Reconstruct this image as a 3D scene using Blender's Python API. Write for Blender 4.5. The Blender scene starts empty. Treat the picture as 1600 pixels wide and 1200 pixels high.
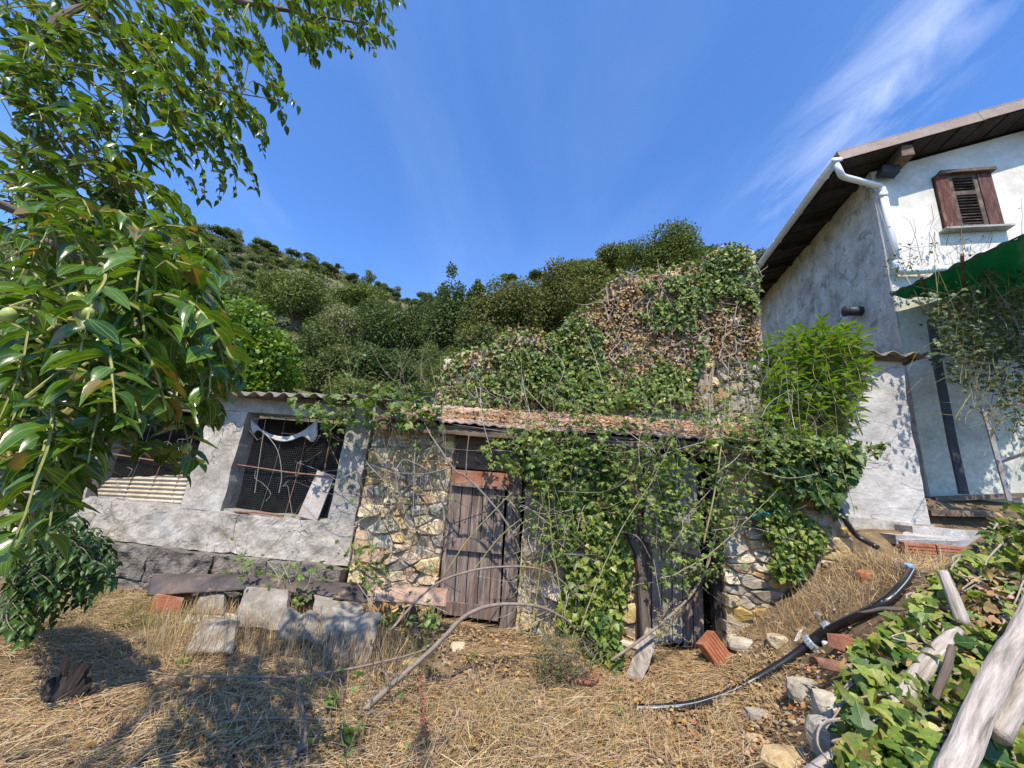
import bpy, math, random
import numpy as np
from math import sin, cos, tan, pi, radians, degrees, atan2, hypot, sqrt, exp
from mathutils import Matrix, Vector

random.seed(11)
rng = np.random.default_rng(11)
S = bpy.context.scene
COL = S.collection

# ------------------------------------------------------------------ camera
EYE = np.array([0.0, 0.0, 1.6])
FPX, PITCH, ROLL = 601.0, radians(14.6), radians(5.0)
_f = np.array([0, cos(PITCH), sin(PITCH)])
_u0 = np.array([0, -sin(PITCH), cos(PITCH)])
_r0 = np.array([1.0, 0, 0])
_R = cos(ROLL) * _r0 + sin(ROLL) * _u0
_U = -sin(ROLL) * _r0 + cos(ROLL) * _u0
cam = bpy.data.cameras.new('camera')
cam.sensor_fit = 'HORIZONTAL'
cam.sensor_width = 36
cam.lens = 36 * FPX / 1600
cam.clip_start = 0.05
cam.clip_end = 3000
camo = bpy.data.objects.new('camera', cam)
COL.objects.link(camo)
camo.matrix_world = Matrix(((_R[0], _U[0], -_f[0], EYE[0]), (_R[1], _U[1], -_f[1], EYE[1]), (_R[2], _U[2], -_f[2], EYE[2]), (0, 0, 0, 1)))
S.camera = camo

# ------------------------------------------------------------------ light
SUN_EL, SUN_AZ = radians(56), radians(-7)          # azimuth: behind the camera, a little to its left
SUND = np.array([sin(SUN_AZ) * cos(SUN_EL), -cos(SUN_AZ) * cos(SUN_EL), sin(SUN_EL)])   # towards the sun
sl = bpy.data.lights.new('sun', 'SUN')
sl.energy = 4.9
sl.angle = radians(0.53)
sl.color = (1.0, 0.91, 0.76)
so = bpy.data.objects.new('sun', sl)
COL.objects.link(so)
so.rotation_euler = Vector(SUND.tolist()).to_track_quat('Z', 'Y').to_euler()
S.view_settings.view_transform = 'Standard'
S.view_settings.look = 'None'
S.view_settings.exposure = 0.46
S.view_settings.gamma = 1.0
S.view_settings.use_curve_mapping = False
S.render.engine = 'CYCLES'
S.cycles.use_denoising = True
S.cycles.max_bounces = 8
S.cycles.transparent_max_bounces = 8

W = bpy.data.worlds.new('World')
S.world = W
W.use_nodes = True


class NB:
    """small node-tree helper"""
    def __init__(s, nt):
        s.nt = nt
        nt.nodes.clear()

    def n(s, t, props=None, **ins):
        nd = s.nt.nodes.new(t)
        for k, v in (props or {}).items():
            setattr(nd, k, v)
        for k, v in ins.items():
            s.put(nd, k, v)
        return nd

    def put(s, nd, k, v):
        key = int(k[1:]) if k[0] == 'i' and k[1:].isdigit() else k.replace('_', ' ')
        sk = nd.inputs[key]
        if isinstance(v, bpy.types.NodeSocket):
            s.nt.links.new(v, sk)
        elif isinstance(v, bpy.types.Node):
            s.nt.links.new(v.outputs[0], sk)
        else:
            if sk.type == 'RGBA' and len(v) == 3:
                v = (*v, 1)
            sk.default_value = v

    def math(s, op, a, b=None, c=None):
        kw = {'i0': a}
        if b is not None:
            kw['i1'] = b
        if c is not None:
            kw['i2'] = c
        return s.n('ShaderNodeMath', {'operation': op}, **kw).outputs[0]

    def mix(s, fac, a, b, mode='MIX'):
        nd = s.nt.nodes.new('ShaderNodeMix')
        nd.data_type = 'RGBA'
        nd.blend_type = mode
        for i, v in ((0, fac), (6, a), (7, b)):
            sk = nd.inputs[i]
            if isinstance(v, bpy.types.NodeSocket):
                s.nt.links.new(v, sk)
            else:
                sk.default_value = (*v, 1) if not isinstance(v, (int, float)) and len(v) == 3 else v
        return nd.outputs[2]

    def ramp(s, fac, stops):
        nd = s.nt.nodes.new('ShaderNodeValToRGB')
        cr = nd.color_ramp
        while len(cr.elements) < len(stops):
            cr.elements.new(0.5)
        for e, (p, c) in zip(cr.elements, stops):
            e.position = p
            e.color = (*c, 1) if not isinstance(c, (int, float)) else (c, c, c, 1)
        s.put(nd, 'Fac', fac)
        return nd.outputs[0]


def raydir(px, py):
    return _f + _R * (px - 800) / FPX + _U * (600 - py) / FPX


def build_world():
    b = NB(W.node_tree)
    sky = b.n('ShaderNodeTexSky')
    sky.sky_type = 'NISHITA'
    sky.sun_disc = False
    sky.sun_elevation = SUN_EL
    sky.sun_rotation = atan2(SUND[0], SUND[1])
    sky.altitude = 100
    sky.air_density = 1.0
    sky.dust_density = 0.4
    sky.ozone_density = 3.5
    tc = b.n('ShaderNodeTexCoord')
    sep = b.n('ShaderNodeSeparateXYZ', i0=tc.outputs['Generated'])
    z = b.math('MAXIMUM', sep.outputs[2], 0.03)
    u = b.math('DIVIDE', sep.outputs[0], z)
    v = b.math('DIVIDE', sep.outputs[1], z)
    uv = b.n('ShaderNodeCombineXYZ', i0=u, i1=v).outputs[0]
    d0, d1 = raydir(1350, 205), raydir(1530, 30)
    a0 = np.array([d0[0] / d0[2], d0[1] / d0[2]])
    a1 = np.array([d1[0] / d1[2], d1[1] / d1[2]])
    ang = atan2(a1[1] - a0[1], a1[0] - a0[0])
    ctr = (a0 + a1) / 2
    rot = b.n('ShaderNodeMapping', {'vector_type': 'TEXTURE'}, Vector=uv, Rotation=(0, 0, ang), Location=(ctr[0], ctr[1], 0)).outputs[0]
    st = b.n('ShaderNodeMapping', Vector=rot, Scale=(1.1, 2.7, 1)).outputs[0]
    n1 = b.n('ShaderNodeTexNoise', Vector=st, Scale=2.0, Detail=9.0, Roughness=0.60, Distortion=0.9).outputs[0]
    st2 = b.n('ShaderNodeMapping', Vector=rot, Scale=(0.45, 1.5, 1), Location=(3.1, 1.7, 0)).outputs[0]
    n2 = b.n('ShaderNodeTexNoise', Vector=st2, Scale=1.3, Detail=5.0, Roughness=0.5, Distortion=0.4).outputs[0]
    s2 = b.n('ShaderNodeSeparateXYZ', i0=rot)
    # a bank of denser cirrus
    la = b.math('DIVIDE', s2.outputs[0], 0.42)
    lb = b.math('DIVIDE', b.math('SUBTRACT', s2.outputs[1], -0.05), 0.13)
    r2 = b.math('ADD', b.math('MULTIPLY', la, la), b.math('MULTIPLY', lb, lb))
    bank = b.math('POWER', 2.718, b.math('MULTIPLY', r2, -1.0))
    dense = b.ramp(b.math('ADD', n1, b.math('MULTIPLY', bank, 0.16)), [(0.50, 0.0), (0.80, 1.0)])
    dense = b.math('MULTIPLY', dense, b.math('ADD', b.math('MULTIPLY', bank, 1.0), 0.0))
    thin = b.math('MULTIPLY', b.ramp(n2, [(0.45, 0.0), (0.75, 1.0)]), b.math('ADD', b.math('MULTIPLY', n1, 0.5), 0.02))
    thin = b.math('MULTIPLY', thin, 0.55)
    fac = b.math('MINIMUM', b.math('ADD', b.math('MULTIPLY', dense, 0.36), b.math('MULTIPLY', thin, 0.34)), 0.9)
    tint = b.mix(1.0, sky.outputs[0], (0.74, 1.08, 1.50), 'MULTIPLY')
    colr = b.mix(fac, tint, (7.5, 8.0, 9.0))
    bg = b.n('ShaderNodeBackground', Color=colr, Strength=0.15)
    out = b.n('ShaderNodeOutputWorld', Surface=bg)


build_world()

# ------------------------------------------------------------------ pixel and terrain helpers


def at(px, py, Y):
    d = raydir(px, py)
    return EYE + d * (Y / d[1])


TH = radians(5)
FO = np.array([0, 4.88, 0])
FT = np.array([cos(TH), -sin(TH), 0])       # along the shed front
FN = np.array([-sin(TH), -cos(TH), 0])      # out of the shed front


def hitplane(px, py, o, n):
    d = raydir(px, py)
    return EYE + d * (np.dot(o - EYE, n) / np.dot(d, n))


def fa(px, py, off=0.0):
    """point of the shed front (moved out by off) seen at a pixel"""
    return hitplane(px, py, FO + FN * off, FN)


def fl(u, z, off=0.0):
    return FO + FT * u + FN * off + np.array([0, 0, z])


def fuv(p):
    return float(np.dot(p - FO, FT)), float(p[2])


FM = np.column_stack([FT, -FN, [0, 0, 1]])   # local x along, y inwards, z up


def _hash(ix, iy, iz, seed):
    n = (ix.astype(np.int64) * 374761393 + iy.astype(np.int64) * 668265263 + iz.astype(np.int64) * 2147483647 + seed * 1274126177) & 0xffffffff
    n = ((n ^ (n >> 13)) * 1274126177) & 0xffffffff
    n = n ^ (n >> 16)
    return (n & 0xffff) / 65535.0


def vnoise(x, y, z=0.0, seed=0):
    x, y, z = np.broadcast_arrays(np.asarray(x, float), np.asarray(y, float), np.asarray(z, float))
    ix, iy, iz = np.floor(x), np.floor(y), np.floor(z)
    fx, fy, fz = x - ix, y - iy, z - iz
    fx, fy, fz = [t * t * (3 - 2 * t) for t in (fx, fy, fz)]
    r = 0
    for a in (0, 1):
        for b in (0, 1):
            for c in (0, 1):
                w = (fx if a else 1 - fx) * (fy if b else 1 - fy) * (fz if c else 1 - fz)
                r = r + w * _hash(ix + a, iy + b, iz + c, seed)
    return r * 2 - 1


def fbm(x, y, z=0.0, seed=0, oct=4):
    r, a, f = 0, 0.5, 1.0
    for i in range(oct):
        r = r + a * vnoise(np.asarray(x) * f, np.asarray(y) * f, np.asarray(z) * f, seed + i)
        a *= 0.5
        f *= 2.03
    return r


def sstep(a, b, x):
    t = np.clip((np.asarray(x, float) - a) / (b - a), 0, 1)
    return t * t * (3 - 2 * t)


def hill(x, y):
    r = np.hypot(x, y)
    az = np.degrees(np.arctan2(x, y))
    em = np.interp(az, [-180, -110, -75, -57, -49, -43, -32, -17, 0, 20, 40, 70, 110, 180],
                   [0, 0, 8, 17.5, 22.3, 25.6, 26.2, 25.0, 25.5, 25, 21, 12, 0, 0])
    A = np.tan(np.radians(em)) / 0.51
    q = np.minimum(r, 220) - 8
    z = A * (2 + 0.30 * q + 0.00107 * q * q) - 0.25 * np.maximum(r - 220, 0) * (A > 0.02)
    return z + fbm(x * 0.03, y * 0.03, 0, 5, 4) * np.clip(r - 15, 0, 120) * 0.06


def ground_h(x, y):
    x = np.asarray(x, float)
    y = np.asarray(y, float)
    xe = x + np.clip(0.75 * (3.8 - y), 0, 1.6)
    b = np.interp(xe, [2.2, 2.5, 2.9, 3.3, 3.85, 4.3, 5.3, 6, 8, 12], [0, 0.12, 0.43, 0.78, 1.14, 1.17, 1.20, 1.28, 1.4, 1.6])
    b = np.minimum(b, np.interp(y, [1.0, 1.6, 2.2, 3.0, 3.8], [0.28, 0.42, 0.66, 0.98, 2.0]))
    b = b + 0.28 * sstep(4.45, 4.95, y) * sstep(3.9, 4.6, x) + 0.36 * sstep(5.0, 5.5, y) * sstep(4.6, 5.6, x)
    n = fbm(x * 0.9, y * 0.9, 0, 3, 4) * 0.09 + fbm(x * 3, y * 3, 0, 9, 3) * 0.035
    n = n * (0.5 + 0.5 * sstep(5.2, 4.4, y))
    zz = b + n + sstep(2.2, 0.5, y) * 0.0
    back = sstep(6.0, 8.2, y)
    return zz * (1 - back) + back * np.maximum(hill(x, y), b)


def on_ground(px, py, lift=0.0):
    d = raydir(px, py)
    ts = np.arange(0.5, 14, 0.02)
    P = EYE + d * ts[:, None]
    hit = np.where(P[:, 2] < ground_h(P[:, 0], P[:, 1]) + lift)[0]
    return P[hit[0]] if len(hit) else EYE + d * 4


def project(P):
    v = np.asarray(P) - EYE
    z = v @ _f
    return 800 + FPX * (v @ _R) / z, 600 - FPX * (v @ _U) / z, z


def inpoly(px, py, poly):
    px, py = np.asarray(px), np.asarray(py)
    r = np.zeros(px.shape, bool)
    n = len(poly)
    for i in range(n):
        x0, y0 = poly[i]
        x1, y1 = poly[(i + 1) % n]
        c = ((y0 > py) != (y1 > py)) & (px < (x1 - x0) * (py - y0) / ((y1 - y0) or 1e-9) + x0)
        r ^= c
    return r


def poly_samples(poly, n):
    xs, ys = zip(*poly)
    out = np.zeros((0, 2))
    while len(out) < n:
        c = np.column_stack([rng.uniform(min(xs), max(xs), n * 3), rng.uniform(min(ys), max(ys), n * 3)])
        out = np.vstack([out, c[inpoly(c[:, 0], c[:, 1], poly)]])
    return out[:n]


# ------------------------------------------------------------------ materials
MATS = {}


def new_mat(name):
    m = bpy.data.materials.new(name)
    m.use_nodes = True
    MATS[name] = m
    return m, NB(m.node_tree)


def surf(name, cols, scale=3.0, detail=8.0, rough=0.85, bump=0.4, bscale=30.0, bdist=0.01, stretch=(1, 1, 1), rnd=0.0, hue=0.0,
         stain=None, stain_scale=0.8, stain_rng=(0.5, 0.7), coord='pos', spec=0.3, metal=0.0, distort=0.3, cracks=None, fine=0.25, island=False):
    m, b = new_mat(name)
    if coord == 'pos':
        v = b.n('ShaderNodeNewGeometry').outputs['Position']
    elif coord == 'obj':
        v = b.n('ShaderNodeTexCoord').outputs['Object']
    else:
        v = b.n('ShaderNodeAttribute', {'attribute_name': 'tco'}).outputs['Vector']
    mv = b.n('ShaderNodeMapping', Vector=v, Scale=stretch).outputs[0]
    oi = b.n('ShaderNodeObjectInfo').outputs['Random']
    r = oi
    if island:
        ri = b.n('ShaderNodeNewGeometry').outputs['Random Per Island']
        r = b.math('FRACT', b.math('ADD', oi, ri))
    if rnd:
        mv = b.n('ShaderNodeVectorMath', {'operation': 'ADD'}, i0=mv, i1=b.n('ShaderNodeCombineXYZ', i0=b.math('MULTIPLY', r, 7.0), i1=b.math('MULTIPLY', r, 13.0)).outputs[0]).outputs[0]
    n1 = b.n('ShaderNodeTexNoise', Vector=mv, Scale=scale, Detail=detail, Roughness=0.62, Distortion=distort).outputs[0]
    k = len(cols)
    c = b.ramp(n1, [(0.3 + 0.4 * i / max(k - 1, 1), cc) for i, cc in enumerate(cols)])
    nf = b.n('ShaderNodeTexNoise', Vector=mv, Scale=bscale, Detail=6.0, Roughness=0.65).outputs[0]
    if fine:
        c = b.mix(1.0, c, b.ramp(nf, [(0.3, 1 - fine), (0.7, 1 + fine * 0.6)]), 'MULTIPLY')
    if stain:
        ns = b.n('ShaderNodeTexNoise', Vector=mv, Scale=stain_scale, Detail=7.0, Roughness=0.7, Distortion=0.5).outputs[0]
        c = b.mix(b.ramp(ns, [(stain_rng[0], 0.0), (stain_rng[1], 1.0)]), c, stain)
    hgt = nf
    if cracks:
        warp = b.n('ShaderNodeVectorMath', {'operation': 'MULTIPLY_ADD'}, i0=b.n('ShaderNodeTexNoise', Vector=mv, Scale=4.0, Detail=4.0).outputs[1], i1=(0.35, 0.35, 0.35), i2=mv).outputs[0]
        vo = b.n('ShaderNodeTexVoronoi', {'feature': 'DISTANCE_TO_EDGE'}, Vector=warp, Scale=cracks).outputs[0]
        gate = b.ramp(b.n('ShaderNodeTexNoise', Vector=mv, Scale=1.7, Detail=2.0).outputs[0], [(0.45, 0.0), (0.6, 1.0)])
        ck = b.math('MULTIPLY', b.ramp(vo, [(0.0, 1.0), (0.018, 0.0)]), gate)
        c = b.mix(b.math('MULTIPLY', ck, 0.7), c, (0.06, 0.055, 0.05))
        hgt = b.math('SUBTRACT', nf, b.math('MULTIPLY', ck, 0.8))
    if rnd or hue:
        hs = b.n('ShaderNodeHueSaturation', Hue=b.math('ADD', 0.5, b.math('MULTIPLY', b.math('SUBTRACT', r, 0.5), hue)),
                 Saturation=b.math('ADD', 1.0, b.math('MULTIPLY', b.math('SUBTRACT', b.math('FRACT', b.math('MULTIPLY', r, 7.3)), 0.5), rnd)),
                 Value=b.math('ADD', 1.0, b.math('MULTIPLY', b.math('SUBTRACT', b.math('FRACT', b.math('MULTIPLY', r, 3.7)), 0.5), rnd)), Color=c)
        c = hs.outputs[0]
    p = b.n('ShaderNodeBsdfPrincipled', Base_Color=c, Roughness=rough, Metallic=metal)
    p.inputs['Specular IOR Level'].default_value = spec
    if bump:
        bp = b.n('ShaderNodeBump', Strength=bump, Distance=bdist, Height=b.math('ADD', b.math('MULTIPLY', n1, 0.8), hgt))
        b.put(p, 'Normal', bp)
    b.n('ShaderNodeOutputMaterial', Surface=p.outputs[0])
    return m


def leafmat(name, cols, rough=0.42, trans=0.35, spec=0.5, tmul=(1.25, 1.35, 0.5), veins=0):
    """cols: a ramp over a random number per leaf"""
    m, b = new_mat(name)
    ri = b.n('ShaderNodeNewGeometry').outputs['Random Per Island']
    oi = b.n('ShaderNodeObjectInfo').outputs['Random']
    r = b.math('FRACT', b.math('ADD', ri, oi))
    k = len(cols)
    c = b.ramp(r, [(i / max(k - 1, 1), cc) for i, cc in enumerate(cols)])
    pos = b.n('ShaderNodeNewGeometry').outputs['Position']
    nz = b.n('ShaderNodeTexNoise', Vector=pos, Scale=70.0, Detail=3.0).outputs[0]
    c = b.mix(1.0, c, b.ramp(nz, [(0.3, 0.75), (0.7, 1.25)]), 'MULTIPLY')
    if veins:
        sp = b.n('ShaderNodeSeparateXYZ', i0=b.n('ShaderNodeAttribute', {'attribute_name': 'tco'}).outputs['Vector'])
        ay = b.math('ABSOLUTE', sp.outputs[1])
        v0 = b.math('LESS_THAN', ay, 0.011)
        if veins == 3:
            arc = b.math('MULTIPLY', b.math('SINE', b.math('MULTIPLY', sp.outputs[0], 3.14)), 0.12)
            v0 = b.math('MAXIMUM', v0, b.math('LESS_THAN', b.math('ABSOLUTE', b.math('SUBTRACT', ay, arc)), 0.006))
        c = b.mix(b.math('MULTIPLY', v0, 0.55), c, (0.30, 0.36, 0.12))
        # dry brown tips and spots on some leaves
        sick = b.math('MULTIPLY', b.math('GREATER_THAN', b.math('FRACT', b.math('MULTIPLY', r, 17.0)), 0.86), b.ramp(b.n('ShaderNodeTexNoise', Vector=pos, Scale=28.0, Detail=2.0).outputs[0], [(0.52, 0.0), (0.58, 1.0)]))
        c = b.mix(b.math('MULTIPLY', sick, 0.8), c, (0.24, 0.15, 0.05))
    p = b.n('ShaderNodeBsdfPrincipled', Base_Color=c, Roughness=rough)
    p.inputs['Specular IOR Level'].default_value = spec
    bp = b.n('ShaderNodeBump', Strength=0.15, Distance=0.004, Height=nz)
    b.put(p, 'Normal', bp)
    t = b.n('ShaderNodeBsdfTranslucent', Color=b.mix(1.0, c, tmul, 'MULTIPLY'))
    mx = b.n('ShaderNodeMixShader', i0=trans, i1=p.outputs[0], i2=t.outputs[0])
    b.n('ShaderNodeOutputMaterial', Surface=mx.outputs[0])
    return m


surf('soil', [(0.085, 0.058, 0.034), (0.19, 0.13, 0.07), (0.31, 0.225, 0.12)], 5, 9, bump=0.7, bscale=60, bdist=0.02, stain=(0.13, 0.085, 0.045), stain_scale=1.5)
surf('hill_scrub', [(0.075, 0.085, 0.032), (0.13, 0.125, 0.055), (0.22, 0.185, 0.11)], 0.06, 10, bump=0.8, bscale=0.7, bdist=1.0, stain=(0.20, 0.175, 0.12), stain_scale=0.025, stain_rng=(0.56, 0.68))
surf('plaster', [(0.25, 0.215, 0.17), (0.40, 0.355, 0.295), (0.55, 0.505, 0.435)], 4, 9, bump=0.7, bscale=28, bdist=0.012, stain=(0.36, 0.34, 0.31), stain_scale=2.2, stain_rng=(0.52, 0.75), cracks=3.2)
surf('rough_cement', [(0.25, 0.23, 0.195), (0.36, 0.335, 0.29), (0.45, 0.42, 0.37)], 5, 9, bump=0.8, bscale=30, bdist=0.015, stain=(0.24, 0.225, 0.20), stain_scale=1.6, cracks=2.5)
surf('dark_block', [(0.12, 0.105, 0.09), (0.21, 0.185, 0.155), (0.34, 0.30, 0.25)], 9, 10, bump=1.0, bscale=55, bdist=0.03, cracks=4.0, stain=(0.30, 0.28, 0.255), stain_scale=3, rnd=0.3)
surf('stone', [(0.36, 0.235, 0.115), (0.56, 0.415, 0.235), (0.68, 0.56, 0.38)], 4, 9, bump=0.9, bscale=24, bdist=0.02, stain=(0.42, 0.235, 0.10), stain_scale=2.4, stain_rng=(0.55, 0.72), rnd=0.55, hue=0.03)
surf('grey_stone', [(0.25, 0.215, 0.165), (0.40, 0.355, 0.28), (0.53, 0.48, 0.40)], 4, 9, bump=0.9, bscale=24, bdist=0.02, rnd=0.4)
surf('mortar', [(0.27, 0.20, 0.125), (0.42, 0.335, 0.22), (0.52, 0.44, 0.315)], 7, 9, bump=0.9, bscale=45, bdist=0.02)
surf('old_wood', [(0.06, 0.043, 0.036), (0.165, 0.13, 0.11), (0.36, 0.305, 0.265)], 6, 8, bump=0.8, bscale=40, bdist=0.006, stretch=(5, 5, 0.45), rnd=0.35, stain=(0.26, 0.15, 0.11), stain_scale=1.5)
surf('grey_wood', [(0.15, 0.12, 0.095), (0.38, 0.325, 0.275), (0.52, 0.46, 0.40)], 30, 9, bump=1.0, bscale=90, bdist=0.006, stretch=(1, 1, 0.10), coord='tco', rnd=0.15, stain=(0.17, 0.125, 0.095), stain_scale=7.0, stain_rng=(0.56, 0.7))
surf('plank_wood', [(0.14, 0.11, 0.09), (0.31, 0.265, 0.225), (0.45, 0.40, 0.35)], 9, 8, bump=0.9, bscale=60, bdist=0.006, stretch=(4, 1.2, 1.2), stain=(0.15, 0.11, 0.085), stain_scale=6)
surf('roof_timber', [(0.07, 0.05, 0.035), (0.15, 0.11, 0.08), (0.23, 0.18, 0.13)], 5, 8, bump=0.6, bscale=40, stretch=(0.5, 3, 3), rnd=0.3)
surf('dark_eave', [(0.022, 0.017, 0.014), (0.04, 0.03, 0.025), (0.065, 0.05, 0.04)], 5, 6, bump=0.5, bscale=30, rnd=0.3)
surf('red_lintel', [(0.20, 0.085, 0.05), (0.32, 0.14, 0.085), (0.40, 0.20, 0.13)], 6, 8, bump=0.6, bscale=40)
surf('terracotta', [(0.33, 0.13, 0.07), (0.48, 0.24, 0.14), (0.60, 0.38, 0.26)], 9, 8, bump=0.5, bscale=50, rnd=0.45, stain=(0.42, 0.36, 0.28), stain_scale=5, stain_rng=(0.42, 0.6))
surf('brick', [(0.28, 0.10, 0.055), (0.38, 0.15, 0.08), (0.46, 0.22, 0.13)], 8, 7, bump=0.5, bscale=60, rnd=0.15, stain=(0.42, 0.34, 0.28), stain_scale=4, stain_rng=(0.6, 0.8))
surf('fibre_cement', [(0.15, 0.13, 0.105), (0.26, 0.23, 0.19), (0.36, 0.325, 0.275)], 7, 8, bump=0.5, bscale=60, bdist=0.005, rnd=0.25, stain=(0.17, 0.13, 0.09), stain_scale=4, stain_rng=(0.5, 0.68))
surf('tan_sheet', [(0.34, 0.27, 0.18), (0.46, 0.38, 0.27), (0.55, 0.47, 0.36)], 5, 7, bump=0.3, bscale=50, bdist=0.004)
surf('bleached_board', [(0.30, 0.25, 0.215), (0.43, 0.38, 0.34), (0.53, 0.48, 0.44)], 3, 7, bump=0.3, bscale=60, stain=(0.30, 0.22, 0.17), stain_scale=4, stain_rng=(0.55, 0.75))
surf('charred_sheet', [(0.035, 0.03, 0.03), (0.085, 0.07, 0.065), (0.16, 0.11, 0.085)], 3, 7, bump=0.3, bscale=40, rough=0.6, stain=(0.40, 0.25, 0.14), stain_scale=2.2, stain_rng=(0.58, 0.72))
surf('brown_sheet', [(0.24, 0.13, 0.085), (0.38, 0.24, 0.165), (0.50, 0.36, 0.26)], 4, 7, bump=0.3, bscale=40, rough=0.55)
surf('rust', [(0.13, 0.06, 0.04), (0.25, 0.12, 0.075), (0.34, 0.19, 0.13)], 20, 7, bump=0.4, bscale=90, rough=0.7)
surf('wire', [(0.05, 0.048, 0.045), (0.10, 0.095, 0.09)], 10, 3, bump=0, fine=0, rough=0.5)
surf('pale_wire', [(0.26, 0.23, 0.19), (0.40, 0.36, 0.31)], 10, 3, bump=0, fine=0, rough=0.6)
surf('white_paint', [(0.50, 0.46, 0.40), (0.66, 0.625, 0.565), (0.75, 0.72, 0.67)], 1.4, 9, bump=0.35, bscale=14, bdist=0.01, stain=(0.50, 0.43, 0.35), stain_scale=1.7, stain_rng=(0.55, 0.74), fine=0.1)
surf('stained_wall', [(0.34, 0.295, 0.24), (0.58, 0.525, 0.45), (0.77, 0.715, 0.63)], 2.4, 12, bump=0.8, bscale=22, bdist=0.02, stain=(0.30, 0.265, 0.22), stain_scale=3.4, stain_rng=(0.55, 0.62), stretch=(1, 1, 0.85))
surf('annex_plaster', [(0.33, 0.305, 0.275), (0.46, 0.43, 0.395), (0.55, 0.52, 0.485)], 2.6, 9, bump=0.7, bscale=18, bdist=0.012, cracks=2.2, stretch=(0.8, 0.8, 1.6), stain=(0.40, 0.385, 0.375), stain_scale=1.6)
surf('green_wall', [(0.34, 0.35, 0.275), (0.48, 0.49, 0.40), (0.58, 0.58, 0.49)], 1.5, 8, bump=0.4, bscale=18, stain=(0.27, 0.27, 0.25), stain_scale=1.7, stain_rng=(0.52, 0.72))
surf('flashing', [(0.27, 0.20, 0.16), (0.33, 0.25, 0.20), (0.38, 0.30, 0.25)], 3, 6, bump=0.1, bscale=40, rough=0.5)
surf('pvc', [(0.60, 0.60, 0.59), (0.72, 0.72, 0.71), (0.78, 0.78, 0.77)], 3, 6, bump=0.05, bscale=40, rough=0.4, fine=0.08)
surf('shutter_paint', [(0.05, 0.022, 0.018), (0.11, 0.045, 0.036), (0.20, 0.10, 0.075)], 7, 8, bump=0.7, bscale=30, bdist=0.006, stretch=(4, 4, 0.6), rnd=0.2, stain=(0.30, 0.20, 0.12), stain_scale=4, stain_rng=(0.58, 0.7))
surf('slat_wood', [(0.05, 0.035, 0.028), (0.11, 0.08, 0.065), (0.22, 0.17, 0.13)], 7, 8, bump=0.5, bscale=30, rnd=0.3)
surf('black_plastic', [(0.012, 0.012, 0.013), (0.022, 0.022, 0.024)], 8, 4, bump=0.1, bscale=60, rough=0.32, spec=0.5, fine=0.1)
surf('blue_grey_plastic', [(0.25, 0.29, 0.32), (0.34, 0.38, 0.40)], 8, 4, bump=0.1, bscale=60, rough=0.4)
surf('blue_plastic', [(0.16, 0.38, 0.72), (0.30, 0.52, 0.82)], 20, 4, bump=0.3, bscale=60, rough=0.35)
surf('blue_string', [(0.02, 0.33, 0.42), (0.05, 0.48, 0.56)], 20, 4, bump=0.2, bscale=60)
surf('white_cloth', [(0.40, 0.38, 0.34), (0.54, 0.52, 0.48)], 8, 6, bump=0.4, bscale=30)
surf('dark_metal', [(0.03, 0.032, 0.034), (0.055, 0.057, 0.06)], 6, 5, bump=0.2, bscale=40, rough=0.5)
surf('steel_post', [(0.25, 0.25, 0.25), (0.42, 0.42, 0.41)], 6, 6, bump=0.2, bscale=40, rough=0.5, stain=(0.22, 0.11, 0.07), stain_scale=5)
surf('bark', [(0.06, 0.045, 0.035), (0.13, 0.10, 0.08), (0.22, 0.18, 0.15)], 5, 8, bump=0.9, bscale=20, bdist=0.01, stretch=(3, 3, 0.5), coord='tco')
surf('twig', [(0.16, 0.12, 0.09), (0.27, 0.215, 0.17)], 9, 4, bump=0.3, bscale=40, rnd=0.3, coord='tco', stretch=(3, 3, 2))
surf('pale_twig', [(0.36, 0.31, 0.25), (0.52, 0.46, 0.38)], 9, 4, bump=0.3, bscale=40, rnd=0.3, coord='tco', stretch=(3, 3, 2))
surf('green_cane', [(0.17, 0.15, 0.055), (0.30, 0.28, 0.10)], 7, 4, bump=0.2, bscale=40, rnd=0.3, coord='tco', stretch=(3, 3, 2))
surf('shoot', [(0.22, 0.24, 0.07), (0.32, 0.31, 0.11)], 9, 4, bump=0.1, bscale=40, coord='tco')
surf('black_stump', [(0.010, 0.008, 0.007), (0.03, 0.022, 0.018), (0.06, 0.045, 0.035)], 7, 8, bump=1.0, bscale=25, bdist=0.01, coord='tco', stretch=(3, 3, 0.6))
surf('straw', [(0.19, 0.115, 0.055), (0.42, 0.29, 0.15), (0.58, 0.445, 0.265)], 1.2, 3, bump=0, fine=0, rough=0.75, rnd=0.55, hue=0.03, island=True)
surf('dead_leaf', [(0.14, 0.08, 0.035), (0.29, 0.185, 0.09), (0.43, 0.31, 0.17)], 6, 3, bump=0, fine=0, rough=0.8, rnd=0.5, hue=0.05, island=True)
surf('red_leaf', [(0.24, 0.08, 0.04), (0.36, 0.15, 0.07)], 6, 3, bump=0, fine=0, rough=0.7, rnd=0.4, island=True)
surf('ivy_stem', [(0.20, 0.15, 0.11), (0.34, 0.28, 0.22), (0.46, 0.40, 0.33)], 6, 6, bump=0.5, bscale=30, coord='tco', stretch=(3, 3, 0.8), rnd=0.3)
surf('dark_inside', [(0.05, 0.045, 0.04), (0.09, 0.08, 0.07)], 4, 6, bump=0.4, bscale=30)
surf('grey_sheet', [(0.24, 0.225, 0.205), (0.36, 0.345, 0.32), (0.45, 0.43, 0.40)], 3, 8, bump=0.4, bscale=30, stain=(0.22, 0.20, 0.18), stain_scale=2)
surf('concrete_step', [(0.27, 0.255, 0.235), (0.40, 0.38, 0.355), (0.50, 0.48, 0.45)], 5, 8, bump=0.7, bscale=40, bdist=0.01, rnd=0.2, stain=(0.20, 0.18, 0.16), stain_scale=3)

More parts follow.
